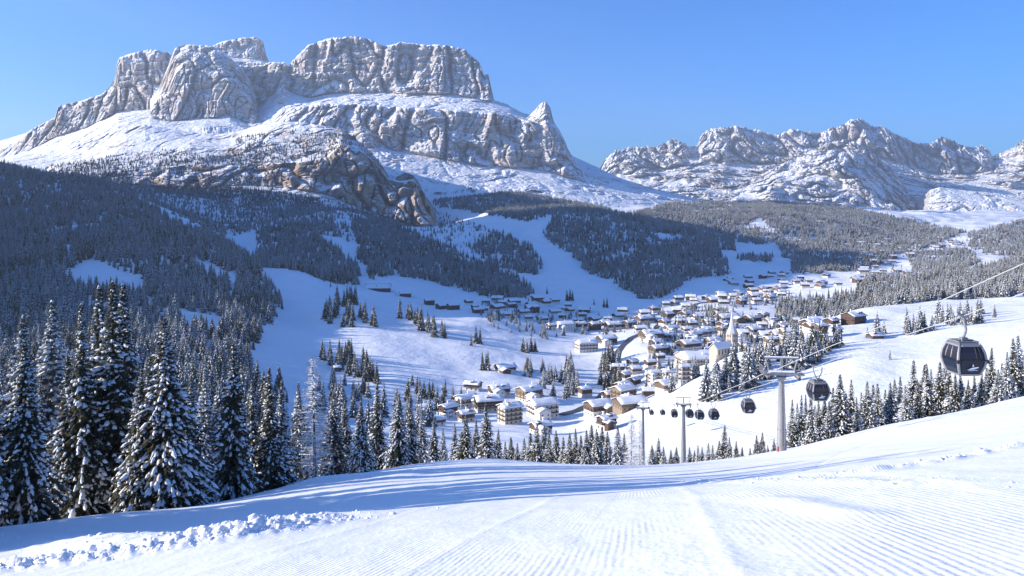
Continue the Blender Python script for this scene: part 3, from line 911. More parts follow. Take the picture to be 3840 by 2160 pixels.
# --- big spruces along the left edge of the piste: (column, distance, row of the tip, mesh, width, label)
FRONT = [
    (24, 74, 338, 2, 1.05, 'broad snow-laden spruce at the far left edge of the ski slope'),
    (-14, 72, 350, 1, 1.0, 'dark spruce cut by the left edge of the picture'),
    (22, 104, 312, 6, 1.0, 'pale frosted spruce standing behind the broad spruce at the far left'),
    (52, 108, 297, 4, 1.05, 'tall pale frosted spruce second in the left corner stand'),
    (40, 92, 372, 1, .9, 'short spruce between the broad left spruce and the tallest clump'),
    (70, 84, 352, 5, 1.0, 'dark medium spruce leaning against the left side of the tallest clump'),
    (84, 84, 300, 1, .88, 'slim spruce forming the left shoulder of the tallest clump'),
    (96, 88, 281, 7, .95, 'tall spruce left of the two highest tips in the tallest clump'),
    (113, 86, 276, 3, 1.1, 'highest spruce of the dark clump beside the ski slope'),
    (126, 92, 279, 0, .85, 'tall spruce right of the highest tip in the tallest clump'),
    (139, 80, 364, 2, .95, 'small heavily snowed spruce in front of the tallest clump'),
    (150, 96, 352, 5, 1.0, 'dark spruce behind and between the tallest clump and the snow-draped spruce'),
    (166, 80, 315, 2, 1.12, 'spruce with wide snow-draped lower boughs sweeping to the piste'),
    (190, 100, 372, 1, .95, 'dark spruce tucked behind the snow-draped spruce'),
    (203, 125, 366, 4, .9, 'pale spruce peeping between the snow-draped spruce and its right neighbour'),
    (234, 90, 338, 5, 1.1, 'big dark spruce right of the snow-draped spruce'),
    (252, 104, 378, 1, .9, 'narrow spruce on the right flank of the big dark spruce'),
    (271, 102, 364, 3, 1.15, 'dark pointed spruce with sunlit left side, left of a pair'),
    (282, 108, 378, 7, 1.15, 'dark spruce, right of the close pair'),
    (299, 116, 380, 4, 1.0, 'frosted spruce just left of the bare larch'),
    (333, 120, 388, 6, 1.0, 'frosted spruce just right of the bare larch'),
    (345, 132, 396, 1, 1.0, 'slender dark spruce behind the frosted one right of the larch'),
    (361, 118, 395, 2, .95, 'snow-striped spruce beyond the larch, lower of two neighbours'),
    (378, 128, 375, 1, .85, 'tall narrow spruce between two snow-striped spruces'),
    (398, 124, 391, 2, .95, 'snow-striped spruce at the brow of the piste'),
    (411, 134, 397, 7, 1.1, 'spruce close behind the snow-striped one at the brow'),
    (423, 142, 408, 4, 1.0, 'frosted spruce stepping down behind the brow'),
    (434, 150, 416, 1, 1.0, 'low spruce ending the left-hand tree line'),
    (443, 156, 426, 4, 1.0, 'small last spruce at the foot of the left-hand tree line'),
]
TREES = 0
for px, d, top, k, wd, lab in FRONT:
    z = float(gz(px, d))
    h = (HZ - top) / F * d - z
    put_tree(px, d, h, k, wide=wd * 20.0 / max(h, 1) * h / 20.0, label=lab, group='spruces along the left edge of the piste')
    TREES += 1
put_tree(315, 112, (HZ - 354) / F * 112 - float(gz(315, 112)), 'larch', label='nearly bare frosted larch with a tall visible trunk', name='larch_tree', wide=1.15)
put_tree(631, 205, (HZ - 412) / F * 205 - float(gz(631, 205)), 'larch', label='bare larch left of the thin lift pylon', name='larch_tree', wide=1.0)
put_tree(640, 212, (HZ - 418) / F * 212 - float(gz(640, 212)), 'larch', label='bare larch touching the thin lift pylon', name='larch_tree', wide=1.0)

# the same stand goes on out of the picture to the left and throws its shadows across the piste
for i, (X, Y, h) in enumerate(((-44, 58, 26), (-40, 53, 24), (-36, 47, 22), (-38, 42, 24), (-32, 37, 19), (-37, 35, 22), (-52, 64, 28), (-46, 50, 26), (-29, 32, 16), (-45, 44, 26), (-33, 42, 18), (-42, 38, 25))):
    put_tree(512 + F * X / Y, Y, h, (0, 1, 3, 2)[i % 4], label='%s spruce by distance of the stand just beyond the left edge' % ORD[i], group='spruces just beyond the left edge of the picture')

def tree_row(spec, group, lab, kinds, wide=(.9, 1.15), name='spruce_tree'):
    """spec: (column, distance, tip row); labelled by order from the left"""
    global TREES
    spec = sorted(spec)
    for i, (px, d, top) in enumerate(spec):
        z = float(gz(px, d))
        h = max(3.0, (HZ - top) / F * d - z)
        put_tree(px, d, h, kinds[int(RNG.integers(len(kinds)))], wide=RNG.uniform(*wide), label=lab.format(ORD[i]), group=group, name=name)
        TREES += 1

tree_row([(455, 185, 422), (465, 172, 413), (477, 182, 418), (487, 168, 400), (497, 180, 428)], 'tall pair of spruces on the brow', '{} spruce from the left in the dark stand below the cream apartment house', (0, 1, 2, 4))
tree_row([(x, 235 + (i * 37) % 60, t) for i, (x, t) in enumerate(((505, 440), (511, 436), (517, 442), (524, 437), (530, 431), (536, 422), (543, 424), (549, 432), (556, 430), (563, 436), (569, 432), (576, 428), (581, 434), (587, 429), (592, 424), (597, 428), (602, 425), (607, 431)))],
         'spruces just over the brow in the middle', '{} spruce from the left in the low row peeping over the brow', (0, 1, 2, 3, 5, 7), (1.1, 1.45))
tree_row([(618, 225, 424), (624, 240, 432)], 'spruces left of the larches', '{} spruce of two left of the bare larches below the chalets', (0, 4))
tree_row([(x, 175 + (i * 29) % 40, t) for i, (x, t) in enumerate(((652, 444), (658, 437), (664, 446), (671, 449), (676, 446), (690, 446), (694, 449), (698, 444), (702, 446), (708, 442), (713, 444), (719, 440), (724, 424), (730, 436), (736, 440), (742, 446)))],
         'small spruces behind the middle lift pylon', '{} small spruce from the left in the row behind the middle pylon', (0, 1, 2, 3, 5, 7), (1.1, 1.45))
tree_row([(750, 178, 446), (757, 172, 434), (762, 174, 431), (768, 178, 444), (774, 178, 437), (779, 178, 440), (784, 178, 444)], 'small spruces left of the big pylon', '{} small spruce from the left just left of the big lift pylon', (0, 1, 3), (1.0, 1.25))
tree_row([(792, 240, 398), (797, 246, 402), (801, 240, 394), (806, 244, 393)], 'dark spruces right of the big pylon', '{} of four slim dark spruces just right of the big lift pylon', (3, 1), (.9, 1.0))
RG_ = ((811, 390), (815, 404), (819, 399), (824, 396), (829, 400), (833, 386), (840, 372.5), (846, 392), (851, 378), (857, 396), (862, 391), (868, 380), (873, 383), (878, 382), (884, 388), (890, 381), (895, 378), (900, 375), (906, 384), (912.5, 358.6), (918, 378), (924, 363), (928, 362), (933, 368), (938, 360),
       (944, 355), (949, 366), (955, 372), (961, 373), (968, 378), (975, 372), (981, 370), (986, 366), (991, 346), (998, 368), (1002, 362), (1006, 350), (1011, 352), (1014, 337), (1020, 334), (1028, 330), (1036, 340))
tree_row([(x, 165 + (i * 53) % 34, t + 0.0) for i, (x, t) in enumerate(RG_[:40])], 'sunlit spruces behind the right brow', '{} sunlit spruce from the left in the long stand under the big gondola', (0, 1, 3, 4, 5, 6, 7), (1.05, 1.4))
tree_row([(890, None, 0)] if False else [], '', '', (0,))

def row_hit(lst, group, lab, kinds, dmin=300.0, wide=(.9, 1.1)):
    """lst: (column, foot row, height in rows)"""
    spec = []
    for px, foot, hp in lst:
        X, Y, Z, d = hit(px, foot, dmin)
        spec.append((px, d, HZ - F * Z / d - hp))
    tree_row(spec, group, lab, kinds, wide)

row_hit([(890, 360, 11)], None, 'lone little {} spruce alone on the wide sunlit slope'.replace('{} ', ''), (1,))
row_hit([(994.7, 317.5, 14), (976, 321, 12), (969, 322, 8)], 'spruces at the top of the sunlit slope', '{} of three spruces from the left at the top edge of the sunlit slope', (0, 1))
# groves on the shaded snowfields: dense little stands given by an outline
def inside(px, py, pol):
    r = np.zeros(np.shape(px), bool)
    n = len(pol)
    for i in range(n):
        x0, y0 = pol[i]; x1, y1 = pol[(i + 1) % n]
        c = ((y0 > py) != (y1 > py)) & (px < (x1 - x0) * (py - y0) / ((y1 - y0) if y1 != y0 else 1e-9) + x0)
        r ^= c
    return r
K = 2.5156
def P(*pts): return [(x / K, y / K) for x, y in pts]

def grove(pol, n, hp, group, lab, kinds=(10, 11, 14), ordinal=True, dmin=300.0, mind=1.6):
    pts, tries = [], 0
    xs = [p[0] for p in pol]; ys = [p[1] for p in pol]
    while len(pts) < n and tries < 6000:
        tries += 1
        x, y = RNG.uniform(min(xs), max(xs)), RNG.uniform(min(ys), max(ys))
        if not inside(np.array(x), np.array(y), pol): continue
        if any((x - a) ** 2 + ((y - b) * 1.6) ** 2 < mind ** 2 for a, b in pts): continue
        pts.append((x, y))
    spec = []
    for x, y in pts:
        X, Y, Z, d = hit(x, y, dmin)
        spec.append((x, d, HZ - F * Z / d - hp * RNG.uniform(.75, 1.15)))
    if ordinal:
        tree_row(spec, group, lab, kinds)
    else:
        tree_row(spec, group, lab, kinds)

grove(P((800, 812), (830, 765), (900, 760), (938, 800), (945, 826), (870, 826), (805, 815)), 30, 19, 'grove on the upper snowfield', '{} tree from the left in the dark grove on the upper snowfield', mind=1.7)
grove(P((1000, 795), (1040, 800), (1138, 850), (1115, 862), (1060, 835), (1005, 805)), 20, 18, 'slanting row on the snowfield', '{} tree from the left in the slanting row across the snowfield', mind=1.7)
grove(P((787, 900), (860, 890), (930, 940), (955, 968), (925, 970), (850, 935)), 27, 23, 'grove low on the snowfield', '{} tree from the left in the long grove low on the snowfield', mind=1.9)
row_hit([(471, 346, 13), (476, 343.5, 19), (480, 344, 17), (482.5, 370.5, 21), (488, 370.5, 22), (486, 369, 18)], 'few spruces in the open snowfield', '{} from the left of the few spruces standing in the open snowfield', (10, 11, 14), wide=(.8, .95))
row_hit([(523, 352, 16), (527, 353, 15), (531, 352, 17), (535, 352, 14)], 'spruces by the sunlit strip', '{} of four spruces from the left at the head of the sunlit snow strip', (10, 12))
row_hit([(408, 392, 14), (417, 394, 19), (420, 398, 22), (424, 399, 18), (429, 398, 20), (433, 399, 19), (445, 396, 18), (453, 400, 15), (461, 399, 14), (412, 386, 13)], 'spruces above the near chalets', '{} spruce from the left in the loose row above the near chalets', (10, 11, 12, 14))
row_hit([(547, 294, 8), (567, 301, 12), (570, 301, 13), (572.5, 301, 11), (604, 308, 10), (607, 308, 11), (594, 305, 7)], 'spruces on the snowfield above the far village', '{} from the left of the small spruces on the snowfield above the far village', (10, 14), wide=(.8, 1.0))
grove(P((1355, 1000), (1365, 935), (1400, 920), (1450, 930), (1470, 990), (1440, 1010), (1390, 1005)), 26, 19, 'frosted wood beside the village road', 'whitish tree, {} from the left, in the frosted wood above the apartment houses', (12, 13, 15), mind=2.0)
grove(P((1300, 945), (1315, 930), (1350, 925), (1355, 945), (1330, 955)), 6, 14, 'trees right of the upper chalet', '{} tree from the left right of the highest near chalet', (12, 10), mind=2.0)
grove(P((1505, 975), (1520, 905), (1545, 890), (1565, 920), (1560, 985), (1530, 990)), 14, 22, 'tall trees left of the village core', '{} tree from the left in the tall stand left of the village core', (10, 12, 14), mind=2.0)
grove(P((1645, 940), (1690, 930), (1712, 950), (1708, 965), (1660, 965)), 9, 17, 'trees below the long church hall', '{} tree from the left in the stand below the long snow-roofed hall', (10, 14), mind=1.8)
row_hit([(742, 352, 17), (747, 351, 12), (755, 352, 14), (709, 341, 9), (716, 339, 10), (738, 334, 12), (741, 334, 10), (651, 352, 9), (700, 331, 9)], 'trees around the church', '{} from the left of the single trees around the church', (10, 14, 11))
print('individual trees', TREES)

# --- the woods: countless trees, one object
WOODS = [  # outline, density (trees per 100 m2 of ground), height m, distance window
    (P((-700, 330), (0, 415), (130, 435), (300, 472), (420, 548), (560, 612), (650, 665), (668, 700), (712, 760), (700, 800), (640, 870), (640, 1000), (700, 1060), (640, 1400), (-700, 1400)), 1.8, (12, 20), (240, 2600)),
    (P((640, 1000), (800, 960), (950, 985), (1130, 985), (1150, 1010), (1080, 1100), (700, 1100)), 0.25, (12, 18), (240, 900)),
    (P((640, 585), (700, 570), (800, 590), (905, 680), (905, 722), (760, 700), (690, 690), (650, 660)), 1.6, (12, 19), (1300, 3000)),
    (P((150, 440), (300, 400), (460, 405), (560, 400), (640, 480), (700, 520), (830, 530), (850, 600), (800, 590), (700, 565), (640, 580), (560, 600), (480, 560), (300, 470)), 0.62, (10, 17), (1700, 4300)),
    (P((885, 545), (1000, 570), (1070, 600), (1200, 655), (1300, 705), (1345, 745), (1250, 752), (1100, 712), (1000, 690), (940, 700), (900, 650)), 1.6, (12, 19), (1300, 3200)),
    (P((1040, 520), (1120, 540), (1300, 600), (1350, 690), (1190, 640), (1050, 580)), 0.22, (9, 15), (1500, 3600)),
    (P((1190, 625), (1240, 585), (1335, 620), (1365, 660), (1350, 695), (1250, 680)), 1.2, (12, 19), (1500, 3200)),
    (P((1350, 595), (1385, 545), (1540, 560), (1640, 590), (1700, 640), (1600, 665), (1480, 690), (1440, 640)), 1.2, (12, 20), (1500, 3600)),
    (P((1475, 690), (1600, 640), (1700, 600), (1800, 612), (1840, 690), (1750, 695), (1690, 735), (1630, 775), (1590, 735), (1540, 705)), 1.4, (12, 19), (1500, 3200)),
    (P((1060, 480), (1150, 458), (1300, 470), (1440, 505), (1560, 540), (1700, 570), (1700, 610), (1560, 565), (1430, 545), (1330, 560), (1200, 535), (1100, 520)), 1.2, (12, 18), (2500, 5500)),
    (P((1570, 545), (1690, 512), (1890, 510), (2030, 505), (2010, 530), (1900, 550), (1845, 600), (1850, 650), (1790, 615), (1720, 595)), 1.2, (12, 18), (2400, 6500)),
    (P((1940, 590), (1900, 515), (2030, 505), (2200, 535), (2430, 585), (2340, 620), (2250, 640), (2235, 665), (2090, 690), (1970, 645)), 1.2, (12, 18), (2000, 6500)),
    (P((1985, 655), (2070, 660), (2080, 690), (1990, 685)), 1.1, (11, 15), (1900, 3000)),
    (P((1855, 610), (1870, 578), (1910, 572), (1965, 603), (1940, 612), (1870, 614)), 1.4, (12, 17), (1900, 4000)),
    (P((1855, 648), (1945, 645), (1942, 660), (1858, 656)), 1.5, (12, 16), (1800, 3500)),
    (P((2430, 590), (2600, 550), (2900, 540), (2900, 640), (2620, 650), (2480, 640), (2440, 620)), 0.7, (12, 18), (1500, 5500)),
    (P((2280, 640), (2430, 625), (2470, 660), (2400, 690), (2300, 685)), 0.7, (12, 17), (1500, 4000)),
    (P((1945, 800), (1960, 765), (2140, 745), (2185, 705), (2300, 705), (2450, 690), (2576, 650), (2900, 560), (2900, 745), (2576, 762), (2440, 800), (2320, 830), (2250, 845), (2120, 868), (2030, 868), (1970, 830)), 1.5, (12, 19), (880, 2600)),
    (P((2080, 868), (2150, 850), (2330, 815), (2460, 790), (2470, 802), (2330, 832), (2130, 880)), 1.6, (10, 16), (600, 1500)),
    (P((1755, 1015), (1768, 965), (1850, 925), (1950, 893), (2030, 884), (2120, 872), (2060, 905), (1970, 945), (1930, 965), (1850, 1000)), 2.2, (13, 19), (380, 1100)),
    (P((1620, 905), (1720, 890), (1760, 900), (1750, 960), (1640, 960)), 0.35, (9, 14), (500, 1100)),
    (P((1680, 790), (1780, 770), (1850, 800), (1840, 830), (1720, 830)), 0.7, (9, 14), (900, 1500)),
    (P((1190, 770), (1300, 760), (1420, 790), (1560, 800), (1700, 790), (1900, 740), (1960, 760), (1830, 800), (1600, 840), (1350, 850), (1230, 820)), 0.42, (6, 13), (900, 1900)),
    (P((640, 480), (720, 470), (850, 505), (980, 540), (1080, 515), (1120, 560), (1000, 570), (885, 545), (880, 640), (850, 600), (700, 565)), 0.5, (9, 15), (2000, 4300)),
    (P((1500, 990), (1620, 880), (1760, 860), (1760, 980), (1600, 1010)), 0.30, (7, 12), (480, 1100)),
    (P((1600, 870), (1620, 840), (1780, 800), (1900, 790), (2020, 830), (1960, 870), (1850, 880), (1700, 890)), 0.42, (6, 12), (700, 1300)),
    (P((740, 700), (1000, 740), (1200, 830), (1000, 760)), 0.02, (6, 10), (900, 1700)),
    (P((2080, 610), (2430, 590), (2430, 690), (2100, 700)), 0.06, (7, 12), (1500, 4000)),
]
CLEAR = [P((140, 692), (235, 650), (300, 680), (365, 694), (362, 742), (300, 737), (200, 724)), P((455, 645), (520, 658), (597, 692), (590, 716), (510, 688)), P((110, 580), (180, 566), (255, 562), (250, 574), (130, 592)),
         P((440, 775), (520, 790), (570, 800), (565, 840), (450, 815)), P((1320, 560), (1400, 540), (1365, 590), (1440, 660), (1500, 700), (1440, 720), (1360, 660), (1330, 610))]
def scatter():
    pts, hs, var = [], [], []
    # candidate points on the valley sheet, even by ground area
    pxs, ds, Z = GV
    rows_px = HZ - F * Z / ds[:, None]
    horizon = np.minimum.accumulate(rows_px, axis=0)
    for pol, dens, (h0, h1), (d0, d1) in WOODS:
        xs = [p[0] for p in pol]
        x0, x1 = max(min(xs), -60), min(max(xs), 1085)
        area = 0.5 * (d1 ** 2 - d0 ** 2) * (x1 - x0) / F
        n = int(area * dens / 100.0)
        n = min(n, 900000)
        d = np.sqrt(RNG.uniform(d0 ** 2, d1 ** 2, n))
        x = RNG.uniform(x0, x1, n)
        z = gz(x, d)
        py = HZ - F * z / d
        wob = np.stack([(x - 512) / F * d / 60.0, d / 60.0, np.zeros(n)], 1)
        jx, jy = fbm(wob, 3) * 9.0 + RNG.normal(0, 1.2, n), fbm(wob + 40.0, 3) * 5.0 + RNG.normal(0, .6, n)
        k_ = np.clip(1500.0 / d, .5, 1.6)
        ok = inside(x + jx * k_, py + jy * k_, pol)
        for c in CLEAR: ok &= ~inside(x, py, c)
        x, d, z, py = x[ok], d[ok], z[ok], py[ok]
        # thin by natural gaps; drop what lies deep behind a ridge
        Xw = (x - 512) / F * d
        gap = fbm(np.stack([Xw / 130.0, d / 130.0, np.full(len(x), 3.3)], 1), 3)
        keep = RNG.uniform(0, 1, len(x)) < np.clip(0.95 + gap * 1.1, 0.12, 1.0)
        i = np.clip(((x - pxs[0]) / (pxs[1] - pxs[0])).astype(int), 0, len(pxs) - 1)
        j = np.clip((np.log(d / ds[0]) / math.log(ds[1] / ds[0])).astype(int), 0, len(ds) - 1)
        keep &= (py - horizon[j, i]) < 45.0 * F / d * 0.9
        x, d, z, Xw, gap = x[keep], d[keep], z[keep], Xw[keep], gap[keep]
        pts.append(np.stack([Xw, d, z - 0.3], 1))
        hs.append(RNG.uniform(h0, h1, len(x)) * RNG.choice([.4, .6, .8, .95, 1.05, 1.2, 1.35], len(x)))
        frost = fbm(np.stack([Xw / 90.0, d / 90.0, np.full(len(x), 8.1)], 1), 2) + RNG.normal(0, .25, len(x))
        var.append(np.where(frost > -0.05, RNG.choice([2, 3, 5], len(x)), np.where(frost < -.32, RNG.choice([0, 4], len(x)), RNG.choice([0, 1, 2, 3], len(x)))))
    return np.concatenate(pts), np.concatenate(hs), np.concatenate(var)
wp, wh, wv = scatter()
# trees on the foothill: dense below the cliff, thinner on the dome
def scatter_loft(S, n, pol, h, thr=-.05):
    pxs, V = S
    nr, nx = V.shape[:2]
    a = RNG.uniform(2, nr - 2, n); b = RNG.uniform(1, nx - 2, n)
    j, i = a.astype(int), b.astype(int)
    fa, fb = (a - j)[:, None], (b - i)[:, None]
    Pp = (V[j, i] * (1 - fb) + V[j, i + 1] * fb) * (1 - fa) + (V[j + 1, i] * (1 - fb) + V[j + 1, i + 1] * fb) * fa
    px = 512 + F * Pp[:, 0] / Pp[:, 1]; py = HZ - F * Pp[:, 2] / Pp[:, 1]
    gap = fbm(Pp / np.array([120.0, 200.0, 120.0]), 3)
    nz = np.abs(V[j + 1, i, 2] - V[j, i, 2]) / (np.linalg.norm(V[j + 1, i] - V[j, i], axis=1) + 1e-6)
    ok = inside(px, py, pol) & (gap + RNG.normal(0, .25, n) > thr) & (nz < .86)
    Pp = Pp[ok]
    return Pp, RNG.uniform(h[0], h[1], len(Pp)), RNG.choice([0, 1, 4, 0], len(Pp))
EXTRA = [scatter_loft(SUB, 20000, P((560, 400), (600, 345), (760, 325), (900, 345), (860, 420), (700, 420)), (9, 15)),
         scatter_loft(SUB, 16000, P((60, 425), (230, 400), (400, 375), (560, 395), (700, 420), (700, 470), (600, 560), (250, 520), (100, 445)), (9, 15)),
         scatter_loft(SUB, 5000, P((870, 345), (930, 360), (965, 420), (955, 440), (910, 380)), (8, 13)),
         scatter_loft(SUB, 80000, P((200, 460), (420, 470), (560, 470), (720, 485), (850, 510), (950, 545), (1060, 560), (1120, 640), (900, 660), (640, 620), (300, 560)), (9, 16), -.30)]
wp = np.concatenate([wp] + [e[0] for e in EXTRA]); wh = np.concatenate([wh] + [e[1] for e in EXTRA]); wv = np.concatenate([wv] + [e[2] for e in EXTRA])
print('wood trees', len(wp))

def make_woods():
    me = bpy.data.meshes.new('forest')
    me.vertices.add(len(wp))
    me.vertices.foreach_set('co', wp.astype(np.float32).ravel())
    a = me.attributes.new('tree_scale', 'FLOAT_VECTOR', 'POINT')
    s = wh / 20.0
    wd = s * RNG.uniform(.85, 1.2, len(s))
    a.data.foreach_set('vector', np.stack([wd, wd, s], 1).astype(np.float32).ravel())
    a = me.attributes.new('tree_turn', 'FLOAT_VECTOR', 'POINT')
    a.data.foreach_set('vector', np.stack([RNG.normal(0, .02, len(s)), RNG.normal(0, .02, len(s)), RNG.uniform(0, 6.28, len(s))], 1).astype(np.float32).ravel())
    a = me.attributes.new('tree_kind', 'INT', 'POINT')
    a.data.foreach_set('value', wv.astype(np.int32))
    o = link('forest', me)
    ng = bpy.data.node_groups.new('plant_woods', 'GeometryNodeTree')
    ng.interface.new_socket('Geometry', in_out='INPUT', socket_type='NodeSocketGeometry')
    ng.interface.new_socket('Geometry', in_out='OUTPUT', socket_type='NodeSocketGeometry')
    nd = ng.nodes
    gi, go = nd.new('NodeGroupInput'), nd.new('NodeGroupOutput')
    jn = nd.new('GeometryNodeJoinGeometry')
    src = {}
    for ob in COL.objects:
        if ob.name.startswith('crown') and ob.data not in src:
            src[ob.data] = ob
    for k in reversed(range(len(LOD))):
        me_k = LOD[k][1]
        ob = src.get(me_k)
        if ob is None:
            continue
        oi = nd.new('GeometryNodeObjectInfo')
        oi.transform_space = 'ORIGINAL'
        oi.inputs['Object'].default_value = ob
        oi.inputs['As Instance'].default_value = True
        ng.links.new(oi.outputs['Geometry'], jn.inputs[0])
    ip = nd.new('GeometryNodeInstanceOnPoints')
    ip.inputs['Pick Instance'].default_value = True
    def attr(nm, dt):
        n = nd.new('GeometryNodeInputNamedAttribute')
        n.data_type = dt
        n.inputs['Name'].default_value = nm
        return [q for q in n.outputs if q.name == 'Attribute'][0]
    ng.links.new(gi.outputs[0], ip.inputs['Points'])
    ng.links.new(jn.outputs[0], ip.inputs['Instance'])
    ng.links.new(attr('tree_kind', 'INT'), ip.inputs['Instance Index'])
    e2r = nd.new('FunctionNodeEulerToRotation')
    ng.links.new(attr('tree_turn', 'FLOAT_VECTOR'), e2r.inputs[0])
    ng.links.new(e2r.outputs[0], ip.inputs['Rotation'])
    ng.links.new(attr('tree_scale', 'FLOAT_VECTOR'), ip.inputs['Scale'])
    ng.links.new(ip.outputs[0], go.inputs[0])
    md = o.modifiers.new('plant_woods', 'NODES')
    md.node_group = ng
    tag(o, 'snow-dusted conifer woods covering the valley sides', 'forest', kind='stuff')
make_woods()
# ------------------------------------------------------------------ the village
M['white'] = simple_mat('white_plaster', (0.74, 0.71, 0.66), 0.9, 0.08, 0.3)
M['cream'] = simple_mat('cream_plaster', (0.62, 0.56, 0.47), 0.9, 0.10, 0.3)
M['wood'] = simple_mat('larch_boards', (0.145, 0.10, 0.072), 0.8, 0.35, 1.2)
M['darkwood'] = simple_mat('weathered_boards', (0.10, 0.062, 0.042), 0.85, 0.35, 1.2)
M['tan'] = simple_mat('honey_boards', (0.25, 0.19, 0.13), 0.8, 0.3, 1.2)
M['stone'] = simple_mat('church_stone', (0.46, 0.40, 0.32), 0.9, 0.2, 0.6)
M['glass'] = simple_mat('window_glass', (0.05, 0.06, 0.08), 0.15, 0.2, 2.0, spec=0.6)
M['roofsnow'] = simple_mat('roof_snow', (0.86, 0.87, 0.89), 0.75, 0.02, 0.5, spec=0.15)
M['tile'] = simple_mat('dark_roof_tiles', (0.09, 0.075, 0.065), 0.8, 0.3, 1.0)
M['road'] = simple_mat('wet_asphalt', (0.07, 0.07, 0.075), 0.6, 0.3, 0.2, space='world')

_wb = MB(); _wb.box((0, 0, 0), (1.0, 0.16, 1.3)); WIN = _wb.mesh('window', M['glass'])
_wf = MB()
for sx in (-1, 1): _wf.box((sx * .72, -.05, 0), (.36, .08, 1.3))
SHUT = _wf.mesh('shutter', M['wood'])
HCOUNT = 0

def gable_roof(w, dp, hw, pitch, over, t0, t1):
    """two slopes, ridge along local x, from lower offset t0 to upper offset t1; softened rim"""
    rise = math.tan(pitch) * (dp / 2)
    sl = math.tan(pitch)
    hx, hy = w / 2 + over, dp / 2 + over
    zr, ze = hw + rise, hw - over * sl
    r = []
    for z, inset in ((t0, 0.0), (t0 + (t1 - t0) * .6, -.04), (t1, .30)):
        x, y = hx - inset, hy - inset
        r.append([(-x, -y, ze + z + inset * sl * .6), (x, -y, ze + z + inset * sl * .6), (x, 0, zr + z), (x, y, ze + z + inset * sl * .6), (-x, y, ze + z + inset * sl * .6), (-x, 0, zr + z)])
    vs = [p for q in r for p in q]
    fs = [(0, 5, 2, 1), (2, 5, 4, 3)]
    for k in (0, 6):
        for j in range(6):
            fs.append((k + j, k + (j + 1) % 6, k + 6 + (j + 1) % 6, k + 6 + j))
    fs += [(12, 13, 14, 17), (14, 15, 16, 17)]
    return vs, fs

def roof_snow(w, dp, h, pitch, over, t0, thick):
    """lumpy snow slab on a gable roof, thicker here and thinner there"""
    nx, ny = 9, 10
    sl = math.tan(pitch)
    hx, hy = w / 2 + over, dp / 2 + over
    sd = RNG.uniform(0, 99)
    gx, gy = np.meshgrid(np.linspace(-1, 1, nx), np.linspace(-1, 1, ny))
    x, y = gx * hx, gy * hy
    zb = h + sl * (dp / 2 - np.abs(y)) + t0
    nz = fbm(np.stack([x.ravel() / 3.2 + sd, y.ravel() / 3.2, np.zeros(x.size)], 1), 2).reshape(x.shape)
    rim = np.clip(np.minimum((1 - np.abs(gx)) * 5, (1 - np.abs(gy)) * 5), 0, 1)
    th = thick * (0.55 + 0.45 * rim) * (1 + .9 * nz)
    zt = zb + np.maximum(th, .12)
    ridge = np.exp(-(y / (dp * .12)) ** 2) * .18
    top = np.stack([x * (1 - .02 * rim), y, zt - ridge], 2).reshape(-1, 3)
    bot = np.stack([x, y, zb], 2).reshape(-1, 3)
    f = [tuple(q) for q in grid_faces(ny, nx)]
    n = nx * ny
    edge = [(0, i) for i in range(nx)] + [(j, nx - 1) for j in range(1, ny)] + [(ny - 1, i) for i in range(nx - 2, -1, -1)] + [(j, 0) for j in range(ny - 2, 0, -1)]
    ids = [j * nx + i for j, i in edge]
    for a, b in zip(ids, ids[1:] + ids[:1]):
        f.append((a, n + a, n + b, b))
    return np.concatenate([top, bot]).tolist(), f

def extras(root, roof, w, dp, h, pt, rise, walls, upper):
    """a cross wing and a dormer or two, so that no two houses are alike"""
    kind = RNG.integers(3)
    if kind != 0:
        ww, wd, wh = w * RNG.uniform(.34, .5), dp * RNG.uniform(.45, .7), h * RNG.uniform(.62, .95)
        cx = RNG.choice([-1, 1]) * (w / 2 - ww / 2 - .3)
        pw = math.radians(RNG.uniform(18, 26))
        r2 = math.tan(pw) * ww / 2
        x, y = wd / 2, ww / 2
        m = MB()
        m.add([(-x, -y, -5), (x, -y, -5), (x, y, -5), (-x, y, -5), (-x, -y, wh), (x, -y, wh), (x, 0, wh + r2), (x, y, wh), (-x, y, wh), (-x, 0, wh + r2)],
              [(3, 2, 1, 0), (0, 1, 5, 4), (2, 3, 8, 7), (1, 2, 7, 6, 5), (3, 0, 4, 9, 8), (4, 5, 6, 9), (6, 7, 8, 9)])
        wing = m.obj('wing', M[upper or walls] if RNG.random() < .5 else M[walls], root, loc=(cx, -dp / 2 - wd / 2 + .4, 0), rot=(0, 0, -math.pi / 2))
        m = MB(); m.add(*gable_roof(wd, ww, wh, pw, .8, .02, .2)); m.obj('wing_roof', M['tile'], wing)
        m = MB(); m.add(*roof_snow(wd, ww, wh, pw, .75, .22, RNG.uniform(.4, .7))); m.obj('snow_cover', M['roofsnow'], wing, smooth=True)
        for zz in np.arange(1.5, wh, 2.8):
            for u in (-.25, .25):
                link('window', WIN, wing, (wd / 2 + .05, u * ww, zz), (0, 0, math.pi / 2))
    if kind != 1:
        for k in range(int(RNG.integers(1, 3))):
            cx = RNG.uniform(-.34, .34) * w
            cy = -dp * .26
            zb = h + math.tan(pt) * (dp / 2 - dp * .26)
            m = MB()
            m.box((cx, cy - .3, zb + .7), (2.0, 2.2, 1.6))
            m.box((cx, cy - .5, zb + 1.75), (2.7, 3.0, .5), mi=1)
            m.obj('dormer', [M[upper or walls], M['roofsnow']], roof)

